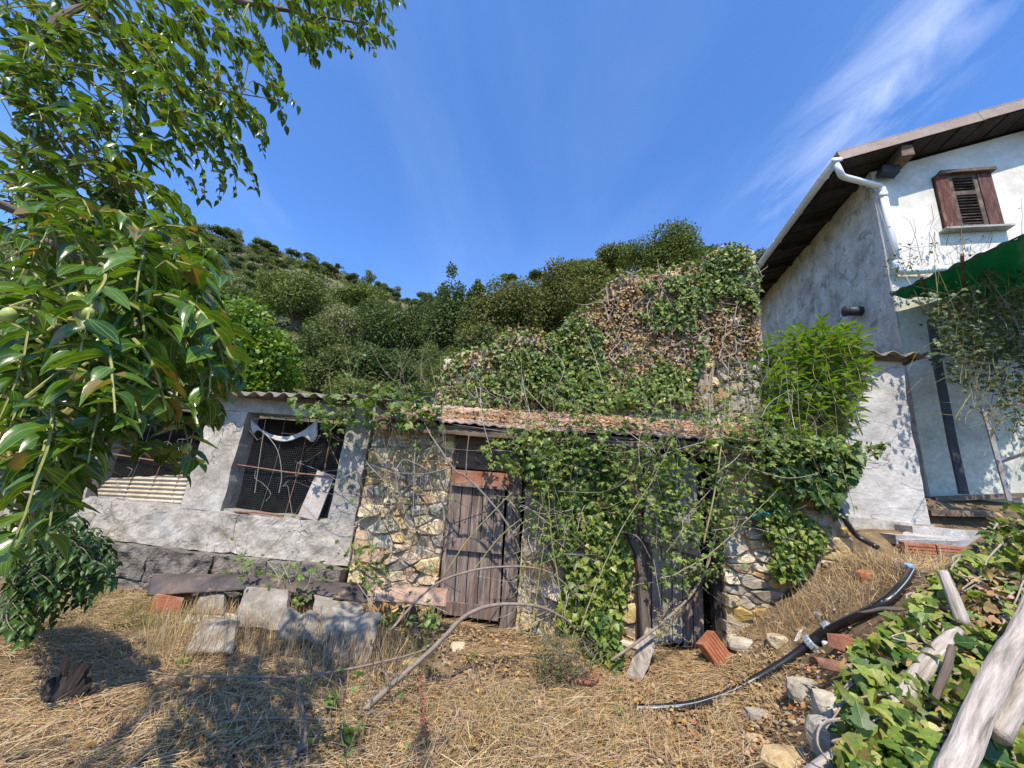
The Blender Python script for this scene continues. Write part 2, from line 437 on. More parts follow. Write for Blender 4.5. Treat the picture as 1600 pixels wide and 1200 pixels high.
leafmat('jujube_leaf', [(0.022, 0.066, 0.008), (0.045, 0.112, 0.011), (0.085, 0.17, 0.016), (0.03, 0.085, 0.010), (0.12, 0.20, 0.022)], rough=0.25, trans=0.30, spec=0.55, tmul=(1.7, 1.6, 0.4), veins=3)
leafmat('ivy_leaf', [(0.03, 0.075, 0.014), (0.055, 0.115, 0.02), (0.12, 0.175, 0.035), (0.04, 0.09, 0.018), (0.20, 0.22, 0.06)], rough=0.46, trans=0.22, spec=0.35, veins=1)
leafmat('ivy_lit', [(0.11, 0.18, 0.024), (0.20, 0.27, 0.038), (0.30, 0.34, 0.06), (0.08, 0.145, 0.02), (0.38, 0.37, 0.10)], rough=0.42, trans=0.3, spec=0.4, veins=1)  # brighter yellow copy of the ivy leaf, sunlight put into its colour
leafmat('bramble_leaf', [(0.065, 0.125, 0.028), (0.12, 0.195, 0.04), (0.17, 0.25, 0.05), (0.08, 0.15, 0.032), (0.24, 0.29, 0.07)], rough=0.46, trans=0.34, spec=0.35, veins=1)
leafmat('citrus_leaf', [(0.055, 0.14, 0.012), (0.10, 0.20, 0.015), (0.16, 0.26, 0.02), (0.065, 0.15, 0.014), (0.30, 0.31, 0.03)], rough=0.42, trans=0.34, spec=0.35)
leafmat('laurel_leaf', [(0.085, 0.18, 0.015), (0.14, 0.25, 0.02), (0.20, 0.31, 0.03), (0.07, 0.15, 0.015), (0.26, 0.32, 0.05)], rough=0.38, trans=0.32, veins=1)
leafmat('oak_leaf', [(0.052, 0.080, 0.026), (0.080, 0.115, 0.036), (0.115, 0.15, 0.05), (0.062, 0.098, 0.032), (0.155, 0.17, 0.075)], rough=0.6, trans=0.28, spec=0.2)
leafmat('chestnut_leaf', [(0.085, 0.105, 0.028), (0.125, 0.145, 0.038), (0.17, 0.165, 0.05), (0.10, 0.125, 0.034), (0.22, 0.155, 0.065)], rough=0.6, trans=0.3, spec=0.2)
leafmat('pine_leaf', [(0.085, 0.115, 0.028), (0.12, 0.15, 0.036), (0.155, 0.18, 0.048), (0.10, 0.13, 0.03)], rough=0.65, trans=0.25, spec=0.15)
leafmat('olive_leaf', [(0.14, 0.155, 0.068), (0.18, 0.19, 0.085), (0.22, 0.22, 0.11), (0.16, 0.17, 0.075)], rough=0.6, trans=0.25, spec=0.2)
leafmat('broom_leaf', [(0.11, 0.15, 0.04), (0.15, 0.19, 0.055), (0.19, 0.21, 0.075)], rough=0.6, trans=0.3, spec=0.2)
leafmat('climber_leaf', [(0.04, 0.07, 0.02), (0.065, 0.10, 0.026), (0.10, 0.135, 0.04), (0.05, 0.08, 0.022), (0.24, 0.20, 0.05)], rough=0.5, trans=0.3)
leafmat('grass_blade', [(0.12, 0.15, 0.035), (0.18, 0.20, 0.055), (0.26, 0.24, 0.09), (0.34, 0.28, 0.13)], rough=0.6, trans=0.3)
leafmat('jujube_fruit', [(0.34, 0.42, 0.08), (0.44, 0.50, 0.13)], rough=0.22, trans=0.08)
leafmat('green_net', [(0.010, 0.14, 0.075), (0.016, 0.19, 0.10)], rough=0.6, trans=0.42, spec=0.2, tmul=(1.2, 1.3, 1.2))
leafmat('shaded_sapling_leaf', [(0.02, 0.05, 0.010), (0.035, 0.08, 0.013), (0.06, 0.115, 0.018)], rough=0.4, trans=0.25, spec=0.3)  # jujube leaf tone lowered; part of the shrub's shade is in this colour
leafmat('yellow_seed', [(0.42, 0.33, 0.12), (0.52, 0.42, 0.18)], rough=0.7, trans=0.2)

# ------------------------------------------------------------------ mesh building


class MB:
    """collects shapes in world coordinates and links them as ONE mesh object"""
    def __init__(s):
        s.V, s.F, s.T, s.nv = [], [], [], 0
        s.hast = False

    def add(s, V, faces, tco=None, mat=0):
        """faces: list of int arrays, each (n,k)"""
        V = np.asarray(V, float).reshape(-1, 3)
        for f in faces:
            f = np.asarray(f, np.int64)
            if f.size:
                s.F.append((f.reshape(-1, f.shape[-1]) + s.nv, mat))
        s.V.append(V)
        if tco is None:
            tco = V
        else:
            s.hast = True
        s.T.append(np.asarray(tco, float).reshape(-1, 3))
        s.nv += len(V)
        return s

    def box(s, c, size, M=None, jit=0.0, mat=0):
        q = np.array([[x, y, z] for z in (-.5, .5) for y in (-.5, .5) for x in (-.5, .5)]) * np.asarray(size)
        if jit:
            q = q + rng.uniform(-jit, jit, q.shape)
        tc = q.copy()
        if M is not None:
            q = q @ np.asarray(M).T
        return s.add(q + np.asarray(c), [[[0, 2, 3, 1], [4, 5, 7, 6], [0, 1, 5, 4], [2, 6, 7, 3], [0, 4, 6, 2], [1, 3, 7, 5]]], tc, mat)

    def tube(s, pts, rad, n=8, cap=True, rough=0.0, mat=0):
        P = np.asarray(pts, float)
        k = len(P)
        R = np.broadcast_to(np.asarray(rad, float), (k,)) if np.ndim(rad) == 0 or len(np.atleast_1d(rad)) == 1 else np.asarray(rad, float)
        if len(R) != k:
            R = np.interp(np.linspace(0, 1, k), np.linspace(0, 1, len(R)), R)
        D = np.gradient(P, axis=0)
        D /= np.linalg.norm(D, axis=1)[:, None] + 1e-12
        up = np.array([0.13, 0.31, 0.94]) if abs(D[0][2]) < 0.85 else np.array([0.93, 0.2, 0.1])
        A = np.zeros_like(P)
        a = up - D[0] * np.dot(up, D[0])
        for i in range(k):
            a = a - D[i] * np.dot(a, D[i])
            a = a / (np.linalg.norm(a) + 1e-12)
            A[i] = a
        B = np.cross(D, A)
        th = np.arange(n) * 2 * pi / n
        rr = R[:, None] * np.ones(n)[None]
        if rough:
            rr = rr * (1 + rough * fbm(np.cos(th)[None] * 1.3 + P[:, :1] * 9, np.sin(th)[None] * 1.3 + P[:, 1:2] * 9, P[:, 2:] * 9, int(P[0, 0] * 997) % 991, 3))
        V = P[:, None] + rr[..., None] * (np.cos(th)[None, :, None] * A[:, None] + np.sin(th)[None, :, None] * B[:, None])
        L = np.concatenate([[0], np.cumsum(np.linalg.norm(np.diff(P, axis=0), axis=1))])
        TC = np.stack([np.cos(th)[None] * rr, np.sin(th)[None] * rr, np.broadcast_to(L[:, None], rr.shape)], -1)
        V = V.reshape(-1, 3)
        i = np.arange(k - 1)[:, None] * n
        j = np.arange(n)[None]
        j2 = (j + 1) % n
        q = np.stack([i + j, i + j2, i + n + j2, i + n + j], -1).reshape(-1, 4)
        fs = [q]
        if cap:
            fs.append(np.arange(n)[::-1][None])
            fs.append((np.arange(n) + (k - 1) * n)[None])
        return s.add(V, fs, TC.reshape(-1, 3), mat)

    def grid(s, fn, nu, nv, thick=None, mat=0):
        """sheet from fn(u, v) -> (..., 3) with u, v in 0..1; thick: offset vector for the back face"""
        u, v = np.meshgrid(np.linspace(0, 1, nu + 1), np.linspace(0, 1, nv + 1), indexing='ij')
        V = np.asarray(fn(u, v)).reshape(-1, 3)
        i = np.arange(nu)[:, None] * (nv + 1)
        j = np.arange(nv)[None]
        q = np.stack([i + j, i + nv + 1 + j, i + nv + 2 + j, i + j + 1], -1).reshape(-1, 4)
        if thick is None:
            return s.add(V, [q], None, mat)
        m = len(V)
        V2 = np.vstack([V, V + np.asarray(thick)])
        fs = [q, q[:, ::-1] + m]
        e = [np.arange(nu + 1) * (nv + 1), np.arange(nu + 1) * (nv + 1) + nv, np.arange(nv + 1), np.arange(nv + 1) + nu * (nv + 1)]
        for w, x in enumerate(e):
            a, c = x[:-1], x[1:]
            qq = np.stack([a, c, c + m, a + m], -1)
            fs.append(qq if w in (1, 2) else qq[:, ::-1])
        return s.add(V2, fs, None, mat)

    def inst(s, tpl, pos, M, mat=0):
        """many copies of a leaf template"""
        tv, tf = tpl
        N = len(pos)
        if N == 0:
            return s
        V = pos[:, None] + np.einsum('nij,vj->nvi', M, tv)
        off = np.arange(N)[:, None, None] * len(tv)
        return s.add(V, [(np.asarray(f)[None] + off).reshape(-1, len(f[0])) for f in tf], np.tile(tv, (N, 1)), mat)

    def build(s, name, mat, parent=None, smooth=False, label=None, cat=None, group=None, kind=None, origin=None):
        V = np.concatenate(s.V) if s.V else np.zeros((0, 3))
        if parent is not None:
            org = np.array(parent['_o'])
        elif origin is not None:
            org = np.asarray(origin, float)
        else:
            org = np.array([(V[:, 0].min() + V[:, 0].max()) / 2, (V[:, 1].min() + V[:, 1].max()) / 2, V[:, 2].min()])
        me = bpy.data.meshes.new(name)
        nl = sum(f.size for f, _ in s.F)
        npoly = sum(len(f) for f, _ in s.F)
        me.vertices.add(len(V))
        me.vertices.foreach_set('co', (V - org).astype(np.float32).ravel())
        me.loops.add(nl)
        me.loops.foreach_set('vertex_index', np.concatenate([f.ravel() for f, _ in s.F]).astype(np.int32))
        tot = np.concatenate([np.full(len(f), f.shape[1]) for f, _ in s.F]).astype(np.int32)
        st = np.concatenate([[0], np.cumsum(tot)[:-1]]).astype(np.int32)
        me.polygons.add(npoly)
        me.polygons.foreach_set('loop_start', st)
        me.polygons.foreach_set('loop_total', tot)
        mats = mat if isinstance(mat, (list, tuple)) else [mat]
        for m in mats:
            me.materials.append(MATS[m])
        if len(mats) > 1:
            me.polygons.foreach_set('material_index', np.concatenate([np.full(len(f), m) for f, m in s.F]).astype(np.int32))
        me.polygons.foreach_set('use_smooth', np.full(npoly, bool(smooth)))
        if s.hast:
            a = me.attributes.new('tco', 'FLOAT_VECTOR', 'POINT')
            a.data.foreach_set('vector', np.concatenate(s.T).astype(np.float32).ravel())
        me.update(calc_edges=True)
        o = bpy.data.objects.new(name, me)
        COL.objects.link(o)
        if parent is not None:
            o.parent = parent
        else:
            o.location = org.tolist()
        o['_o'] = org.tolist()
        tag(o, label, cat, group, kind)
        return o


def tag(o, label=None, cat=None, group=None, kind=None):
    for k, v in (('label', label), ('category', cat), ('group', group), ('kind', kind)):
        if v:
            o[k] = v
    return o


def thing(name, loc, label, cat, group=None):
    o = bpy.data.objects.new(name, None)
    o.empty_display_size = 0.1
    COL.objects.link(o)
    o.location = [float(c) for c in loc]
    o['_o'] = [float(c) for c in loc]
    return tag(o, label, cat, group)


def nrm(a):
    a = np.asarray(a, float)
    return a / (np.linalg.norm(a, axis=-1, keepdims=True) + 1e-12)


def frames(d, n):
    d = nrm(d)
    z = nrm(n - (n * d).sum(-1, keepdims=True) * d)
    y = np.cross(z, d)
    return np.stack([d, y, z], axis=-1)


def rdir(n):
    return nrm(rng.normal(size=(n, 3)))


def spline(pts, n):
    """Catmull-Rom through the points"""
    P = np.asarray(pts, float)
    if len(P) == 2:
        return P[0] + (P[1] - P[0]) * np.linspace(0, 1, n)[:, None]
    E = np.vstack([2 * P[0] - P[1], P, 2 * P[-1] - P[-2]])
    t = np.linspace(0, len(P) - 1 - 1e-9, n)
    i = t.astype(int)
    f = (t - i)[:, None]
    a, b, c, d = E[i], E[i + 1], E[i + 2], E[i + 3]
    return 0.5 * (2 * b + (c - a) * f + (2 * a - 5 * b + 4 * c - d) * f ** 2 + (3 * b - a - 3 * c + d) * f ** 3)


# leaf templates: x along the leaf, z its normal
def tpl_blade(w, fold=0.12, curl=0.15, n=4, tipx=1.0, wide=0.4, rib=False):
    xs = np.linspace(0, tipx, n + 1)
    prof = np.array([max(0.0, sin(pi * (x ** (0.7 if wide < 0.45 else 1.0)))) for x in xs / tipx])
    prof[0] = prof[-1] = 0
    V = []
    for x, p in zip(xs, prof):
        zz = -curl * x * x
        V += [[x, -w * p * 0.5, zz + fold * p * w], [x, 0, zz], [x, w * p * 0.5, zz + fold * p * w]]
    Q, Tt = [], []
    for i in range(n):
        a = i * 3
        for s in (0, 1):
            q = [a + s, a + 3 + s, a + 4 + s, a + 1 + s]
            if i == 0:
                Tt.append([a + 1, a + 3 + s, a + 4 + s])
            elif i == n - 1:
                Tt.append([a + s, a + 4, a + s + 1])
            else:
                Q.append(q)
    F = ([Q] if Q else []) + [Tt]
    # drop the doubled base and tip points
    V = np.array(V, float)
    return V, F


def tpl_ivy():
    o = [(-0.05, 0.10), (0.02, 0.34), (0.22, 0.52), (0.34, 0.30), (0.58, 0.34), (0.66, 0.20), (1.0, 0.0)]
    pts = [(0.0, 0.0)] + o + [(x, -y) for x, y in o[-2::-1]]
    V = np.array([[0.3, 0, 0.0]] + [[x, y, 0.22 * abs(y) - 0.22 * (x - 0.3) ** 2] for x, y in pts])
    m = len(pts)
    return V, [[[0, 1 + i, 1 + (i + 1) % m] for i in range(m)]]


def tpl_ovate():
    o = [(0.15, 0.2), (0.45, 0.29), (0.78, 0.16)]
    pts = [(0, 0)] + o + [(1, 0)] + [(x, -y) for x, y in o[::-1]]
    V = np.array([[x, y, 0.25 * abs(y) - 0.12 * x * x] for x, y in pts])
    return V, [[[0, 1, 7], [4, 5, 3]], [[1, 2, 6, 7], [2, 3, 5, 6]]]


T_JUJ = tpl_blade(0.50, fold=0.24, curl=0.28, n=5, wide=0.4)
T_LAU = tpl_blade(0.38, fold=0.2, curl=0.2, n=3)
T_IVY = tpl_ivy()
T_OVA = tpl_ovate()
T_DIA = (np.array([[0, 0, 0], [0.45, 0.24, 0.06], [1, 0, -0.06], [0.45, -0.24, 0.06]]), [[[0, 3, 2], [0, 2, 1]]])
T_CARD = (np.array([[0, 0, 0], [0.5, 0.34, 0.10], [1, 0.02, -0.05], [0.42, -0.38, 0.02]]), [[[0, 3, 2, 1]]])
T_NEED = (np.array([[0, -0.06, 0], [0, 0.06, 0], [1, 0.0, -0.05], [0.55, 0.30, 0.0], [0.55, -0.30, 0.05]]), [[[0, 2, 1], [0, 3, 1], [0, 4, 1]]])
T_STRAW = (np.array([[0, -.5, 0], [0, .5, 0], [.5, .5, 0.06], [.5, -.5, 0.06], [1, .3, 0], [1, -.3, 0]]), [[[0, 3, 2, 1], [3, 5, 4, 2]]])


def plant_leaves(root, tpl, mats, pos, R, sc, n_ind=300, mi=None, leaf='leaf', rest='foliage', smooth=False):
    """the leaves that show largest become single objects of shared meshes, the others one part of kind stuff"""
    pos = np.asarray(pos)
    N = len(pos)
    if mi is None:
        mi = np.zeros(N, int)
    R = R * np.stack([np.ones(N), rng.uniform(0.78, 1.22, N), rng.uniform(0.2, 2.0, N)], -1)[:, None, :]
    x, y, z = project(pos)
    size = np.where((z > 0.15) & (x > -20) & (x < 1620) & (y > -20) & (y < 1220), sc / np.maximum(z, 0.1), 0)
    order = np.argsort(-size)
    ind = [i for i in order[:n_ind] if size[i] > 0]
    cache = {}
    org = np.array(root['_o'])
    for i in ind:
        k = int(mi[i])
        if k not in cache:
            b = MB()
            b.add(tpl[0], tpl[1], tpl[0])
            o = b.build(leaf, mats[k], None, smooth, origin=(0, 0, 0))
            cache[k] = o.data
        else:
            o = bpy.data.objects.new(leaf, cache[k])
            COL.objects.link(o)
        o.parent = root
        M = np.eye(4)
        M[:3, :3] = R[i] * sc[i]
        M[:3, 3] = pos[i] - org
        o.matrix_basis = Matrix(M.tolist())
        if '_o' in o:
            del o['_o']
    keep = np.ones(N, bool)
    keep[ind] = False
    if keep.any():
        b = MB()
        for k in range(len(mats)):
            s = keep & (mi == k)
            b.inst(tpl, pos[s], R[s] * sc[s][:, None, None], k)
        b.build(rest, list(mats), root, smooth, kind='stuff')



# ================================================================== SETTING
def build_ground():
    b = MB()
    b.grid(lambda u, v: (lambda x, y: np.stack([x, y, ground_h(x, y)], -1))(-14 + 28 * u, -10 + 18.6 * v), 300, 220)
    b.build('ground', 'soil', smooth=True, kind='structure', label='dry straw covered yard sloping up to the bank on one side')
    b = MB()
    az = np.radians(np.linspace(-180, 180, 241))
    rr = np.concatenate([np.linspace(8.3, 40, 40), np.geomspace(41, 320, 70), [500, 1200]])

    def fn(u, v):
        a = np.interp(u, np.linspace(0, 1, 241), az)
        r = np.interp(v, np.linspace(0, 1, len(rr)), rr)
        x, y = r * np.sin(a), r * np.cos(a)
        z = hill(x, y)
        z = np.where(r < 9.0, z - 0.05, z)
        z = np.where(r > 400, np.minimum(z, -3.0), z)
        return np.stack([x, y, z], -1)
    b.grid(fn, 240, len(rr) - 1)
    b.build('hillside', 'hill_scrub', smooth=True, kind='structure', label='wooded hillside rising behind the ruined sheds')


build_ground()


def rough_panel(b, u0, u1, z0, z1, off, depth, amp=0.012, cell=0.07, freq=3.0, seed=1, edge=0.0):
    nu, nv = max(2, int((u1 - u0) / cell)), max(2, int((z1 - z0) / cell))

    def fn(u, v):
        U = u0 + (u1 - u0) * u
        Z = z0 + (z1 - z0) * v
        o = off + amp * fbm(U * freq, Z * freq, off * 5, seed, 5) * 2
        U = U + edge * fbm(Z * 4, U * 2, 3.3, seed + 9, 4) * (np.abs(u - 0.5) > 0.49)
        Z = Z + edge * fbm(U * 4, Z * 2, 7.7, seed + 5, 4) * (np.abs(v - 0.5) > 0.49)
        return FO + U[..., None] * FT + o[..., None] * FN + np.stack([0 * Z, 0 * Z, Z], -1)
    b.grid(fn, nu, nv, thick=-FN * depth)
    return b


# ------------------------------------------------------------------ rubble stones
def clip_poly(P, n, c):
    out = []
    k = len(P)
    for i in range(k):
        a, bb = P[i], P[(i + 1) % k]
        da, db = a @ n - c, bb @ n - c
        if da <= 0:
            out.append(a)
        if da * db < 0:
            out.append(a + (bb - a) * (da / (da - db)))
    return np.array(out)


def stone_cells(u0, u1, z0, z1, n, seed, aspect=1.55):
    r = np.random.default_rng(seed)
    w, hgt = u1 - u0, (z1 - z0) * aspect
    pts = []
    rad0 = sqrt(w * hgt / n) * 0.8
    tries = 0
    while len(pts) < n and tries < 60000:
        tries += 1
        p = r.uniform([0, 0], [w, hgt])
        rd = rad0 * r.choice([0.36, 0.75, 1.35], p=[0.45, 0.35, 0.20]) * (1 - tries / 90000)
        if all((p[0] - q[0]) ** 2 + (p[1] - q[1]) ** 2 > (rd * 0.5 + q[2] * 0.5) ** 2 for q in pts):
            pts.append((p[0], p[1], rd))
    P = np.array(pts)
    out = []
    for i in range(len(P)):
        poly = np.array([[0, 0], [w, 0], [w, hgt], [0, hgt]], float)
        d = np.hypot(P[:, 0] - P[i, 0], P[:, 1] - P[i, 1])
        for j in np.argsort(d)[1:22]:
            nv = P[j, :2] - P[i, :2]
            dd = nv @ nv
            c = (P[j, :2] @ P[j, :2] - P[i, :2] @ P[i, :2] + P[i, 2] ** 2 * 0.25 - P[j, 2] ** 2 * 0.25) / 2
            poly = clip_poly(poly, nv, c)
            if len(poly) < 3:
                break
        if len(poly) >= 3:
            out.append(poly / [1, aspect] + [u0, z0])
    return out


def stone_mesh(b, poly, r, to_world, proud=0.03, gap=0.007):
    c = poly.mean(0)
    q = []
    k = len(poly)
    for i in range(k):
        a, bb = poly[i], poly[(i + 1) % k]
        q += [a * 0.87 + bb * 0.13, a * 0.13 + bb * 0.87]
    q = np.array(q)
    # merge very near points, keep it cheap
    keep = [0]
    for i in range(1, len(q)):
        if np.hypot(*(q[i] - q[keep[-1]])) > 0.018:
            keep.append(i)
    q = q[keep]
    if len(q) < 4:
        return False
    m = len(q)
    dist = np.linalg.norm(q - c, axis=1, keepdims=True)
    q = c + (q - c) * np.maximum(0.55, 1 - gap / np.maximum(dist, 0.02))
    q = q + r.uniform(-0.006, 0.006, q.shape)
    p = proud * r.uniform(0.2, 2.0)
    tilt = r.uniform(-0.4, 0.4, 2)
    r0 = np.column_stack([q, np.full(m, -0.10)])
    r1 = np.column_stack([c + (q - c) * 0.99, np.full(m, -0.005) + r.uniform(-.006, .006, m)])
    q2 = c + (q - c) * 0.84
    r2 = np.column_stack([q2, p + (q2 - c) @ tilt + r.uniform(-.007, .007, m)])
    ct = np.array([[*c, p * 1.15 + r.uniform(-.006, .006)]])
    V = np.vstack([r0, r1, r2, ct])
    i = np.arange(m)
    j = (i + 1) % m
    quads = np.vstack([np.stack([i, j, j + m, i + m], -1), np.stack([i + m, j + m, j + 2 * m, i + 2 * m], -1)])
    tris = np.stack([i + 2 * m, j + 2 * m, np.full(m, 3 * m)], -1)
    b.add(to_world(V), [quads, tris])
    return True


def lay_stones(root, cells, mats, to_world, seed, proud=0.03, inside=None):
    r = np.random.default_rng(seed)
    for poly in cells:
        if inside is not None and not inside(poly.mean(0)):
            continue
        b = MB()
        if stone_mesh(b, poly, r, to_world, proud):
            b.build('stone', mats[int(r.integers(len(mats)))], root)


def fworld(V, off0=0.0):
    return FO + V[:, :1] * FT + (V[:, 2:3] + off0) * FN + np.column_stack([np.zeros((len(V), 2)), V[:, 1]])


# ================================================================== PLASTERED SHED
def build_plastered_shed():
    t = thing('plastered_shed', fl(-4, 0, 0), 'low cracked plaster shed with two wire mesh windows under a corrugated roof', 'shed')
    uL, uR = -7.4, -1.76
    # plinth of rough concrete blocks
    r = np.random.default_rng(4)
    for row, (z0, z1) in enumerate(((-0.35, 0.12), (0.135, 0.49))):
        u = uL + (0.0 if row else -0.3)
        while u < uR - 0.05:
            w = r.uniform(0.5, 0.85)
            u1 = min(u + w, uR)
            if uR - u1 < 0.2:
                u1 = uR
            b = MB()
            rough_panel(b, u + 0.008, u1 - 0.008, z0, z1, 0.17 + r.uniform(-.015, .015), 0.3, 0.030, 0.028, 9, int(r.integers(99)), 0.04)
            b.build('block', 'dark_block', t)
            u = u1
    b = MB()
    rough_panel(b, uL, uR, 0.50, 0.96, 0.05, 0.2, 0.016, 0.028, 7, 21, 0.03)
    b.build('sill_wall', 'plaster', t)
    b = MB()
    rough_panel(b, uL, uR - 0.0, 0.955, 0.99, -0.02, 0.16, 0.01, 0.06, 5, 33, 0.02)
    b.build('window_sill', 'rough_cement', t)
    for (a, c, m) in ((-7.4, -6.95, 'plaster'), (-5.95, -5.42, 'plaster'), (-4.06, -3.52, 'plaster'), (-2.11, -1.78, 'rough_cement')):
        b = MB()
        rough_panel(b, a, c, 0.962, 2.24, 0.03, 0.24, 0.014, 0.045, 4, int(abs(a) * 10), 0.022)
        b.build('pillar', m, t)
    b = MB()
    rough_panel(b, uL, uR, 2.24, 2.43, 0.02, 0.22, 0.014, 0.07, 4, 41, 0.01)
    b.build('lintel', 'rough_cement', t)
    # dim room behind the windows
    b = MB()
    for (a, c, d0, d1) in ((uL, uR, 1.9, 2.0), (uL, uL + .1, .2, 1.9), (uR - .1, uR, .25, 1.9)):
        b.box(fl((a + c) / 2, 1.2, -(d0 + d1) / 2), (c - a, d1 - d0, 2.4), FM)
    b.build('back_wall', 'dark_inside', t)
    # corrugated roof sheets
    ze = lambda u: 2.50 + 0.05 * (u + 2.1)
    for k in range(5):
        a, c = -7.5 + k * 1.125, -7.5 + (k + 1) * 1.125 + 0.06
        b = MB()

        def fn(u, v, a=a, c=c, k=k):
            U = a + (c - a) * u
            d = -0.30 + 2.4 * v + 0.02 * (k % 2)
            Z = ze(U) + 0.028 * np.cos(U * 2 * pi / 0.205) + (d + .3) * 0.14 + 0.008 * (k % 2)
            Z = Z - 0.03 * np.exp(-((U + 5.2) / 0.7) ** 2)
            return FO + U[..., None] * FT - d[..., None] * FN + np.stack([0 * Z, 0 * Z, Z], -1)
        b.grid(fn, 60, 6, thick=(0, 0, -0.009))
        b.build('corrugated_sheet', 'fibre_cement', t, smooth=False)
    b = MB()
    b.box(fl(-4.6, 2.44, -0.02), (5.6, 0.3, 0.03), FM)
    b.build('wall_plate', 'roof_timber', t)
    # window openings: wire mesh, rods, loose wires
    for (a, c, seed) in ((-5.42, -4.06, 5), (-3.52, -2.11, 6)):
        r = np.random.default_rng(seed)
        b = MB()
        sag = lambda u, z: -0.10 + 0.03 * float(fbm(u * 2, z * 2, 0, seed, 3)) - 0.04 * max(0, z - 1.9)
        step = 0.028
        n = int((c - a) / step)
        top = lambda u: 2.12 if (u - a) / (c - a) < 0.35 else 2.0 + 0.06 * sin(u * 9)
        for i in range(n + 1):
            u = a + i * step
            zz = np.linspace(0.99, top(u), 6)
            b.tube([fl(u + 0.006 * sin(z * 8), z, sag(u, z)) for z in zz], 0.0011, 3, cap=False)
        for i in range(int(1.1 / step)):
            z = 1.0 + i * step
            us = np.linspace(a, c, 8)
            b.tube([fl(u, z + 0.01 * sin(u * 5), sag(u, z)) for u in us], 0.0011, 3, cap=False)
        b.build('wire_mesh', 'wire', t, kind='stuff')
        b = MB()
        zr = 1.53
        b.tube([fl(a - .03, zr + 0.02, -0.05), fl((a + c) / 2, zr - 0.02, -0.04), fl(c + .03, zr - .03, -0.05)], 0.009, 6)
        b.build('iron_rod', 'rust', t)
        for k in range(3):
            u = a + (c - a) * (0.3 + 0.24 * k)
            b = MB()
            b.tube([fl(u + .02, 0.99, -0.08), fl(u + 0.07, 1.6, -0.09), fl(u + 0.06, 2.23, -0.09)], 0.006, 5)
            b.build('iron_rod', 'rust' if k else 'wire', t)
        for k in range(4):
            u, z = r.uniform(a + .1, c - .1), r.uniform(1.1, 2.0)
            p = [fl(u, z, -0.05)]
            for q in range(4):
                u += r.uniform(-.16, .16)
                z += r.uniform(-.2, .12)
                p.append(fl(min(max(u, a), c), max(z, 1.0), -0.04 + r.uniform(-.02, .03)))
            b = MB()
            b.tube(spline(p, 14), 0.0022, 4)
            b.build('loose_wire', 'pale_wire', t)
    # dangling wires and the rod lying on the sill
    for pts in ([(389, 652), (405, 668), (432, 700), (440, 740), (436, 770)], [(384, 655), (470, 652), (536, 651)], [(415, 655), (408, 700), (398, 770)]):
        b = MB()
        b.tube(spline([fa(x, y, -0.03) for x, y in pts], 16), 0.004, 4)
        b.build('loose_wire', 'pale_wire', t)
    b = MB()
    b.tube([fa(366, 799, 0.0), fa(405, 801, 0.02), fa(443, 806, 0.02)], 0.014, 7)
    b.build('iron_rod', 'rust', t)
    # white cloth hanging in the second window
    b = MB()

    def cloth(u, v):
        px = 392 + 104 * u
        top = 655 + 28 * np.sin(np.clip(u, 0, 1) * pi) ** 0.8 - 2 * u
        wid = 4 + 4 * (np.sin(u * pi) ** 2) + 26 * np.exp(-((u - 0.95) / 0.12) ** 2) + 14 * np.exp(-((u - 0.03) / 0.05) ** 2)
        py = top + wid * v
        out = np.zeros(u.shape + (3,))
        for i in np.ndindex(u.shape):
            out[i] = fa(px[i], py[i], -0.05 + 0.012 * sin(px[i] * .5) + 0.01 * v[i])
        return out
    b.grid(cloth, 36, 4, thick=FN * -0.003)
    b.build('hanging_cloth', 'white_cloth', t, smooth=True)
    return t


build_plastered_shed()


def leaning_sheets():
    # corrugated cardboard like sheet set in the first window
    b = MB()
    c = [fa(128, 792, -0.06), fa(284, 790, -0.06), fa(296, 741, -0.10), fa(170, 748, -0.10)]

    def fn(u, v):
        p = (np.asarray(c[0])[None, None] * (1 - u)[..., None] + np.asarray(c[1]) * u[..., None]) * (1 - v)[..., None] + \
            (np.asarray(c[3]) * (1 - u)[..., None] + np.asarray(c[2]) * u[..., None]) * v[..., None]
        w = np.sin((v * 7.0 + u * 1.6) * 2 * pi)
        jag = (v > 0.99) * 0.03 * fbm(u * 9, 0, 0, 3, 3)
        return p + FN * (0.013 * w)[..., None] + np.stack([0 * u, 0 * u, jag], -1)
    b.grid(fn, 24, 70, thick=FN * -0.004)
    b.build('corrugated_panel', 'tan_sheet', label='torn beige corrugated panel standing in the lower half of the first mesh window', cat='panel', smooth=True)
    # pale board leaning in the second window
    b = MB()
    q = [fa(465, 806, 0.04), fa(495, 814, 0.04), fa(523, 743, -0.07), fa(496, 735, -0.07)]
    V = np.array(q + [p - FN * 0.02 for p in q])
    b.add(V, [[[0, 1, 2, 3], [4, 7, 6, 5], [0, 4, 5, 1], [1, 5, 6, 2], [2, 6, 7, 3], [3, 7, 4, 0]]])
    b.build('leaning_board', 'bleached_board', label='pale stained board leaning in the mesh window beside the grey pillar', cat='board')
    # folded pale sheet lying on the plinth at the far end
    b = MB()
    P0, P1 = fa(62, 812, 0.32), fa(150, 806, 0.30)
    Q0, Q1 = fa(92, 850, 0.55), fa(128, 836, 0.5)

    def fs(u, v):
        p = (P0 * (1 - u)[..., None] + P1 * u[..., None]) * (1 - v)[..., None] + (Q0 * (1 - u)[..., None] + Q1 * u[..., None]) * v[..., None]
        return p + np.stack([0 * u, 0 * u, 0.05 * np.sin(u * 9) * (1 - v * .5)], -1)
    b.grid(fs, 30, 8, thick=(0, 0, -0.008))
    b.build('crumpled_sheet', 'fibre_cement', label='wavy light grey sheet slumped on the plinth at the far end of the plastered shed', cat='sheet', smooth=True)


leaning_sheets()


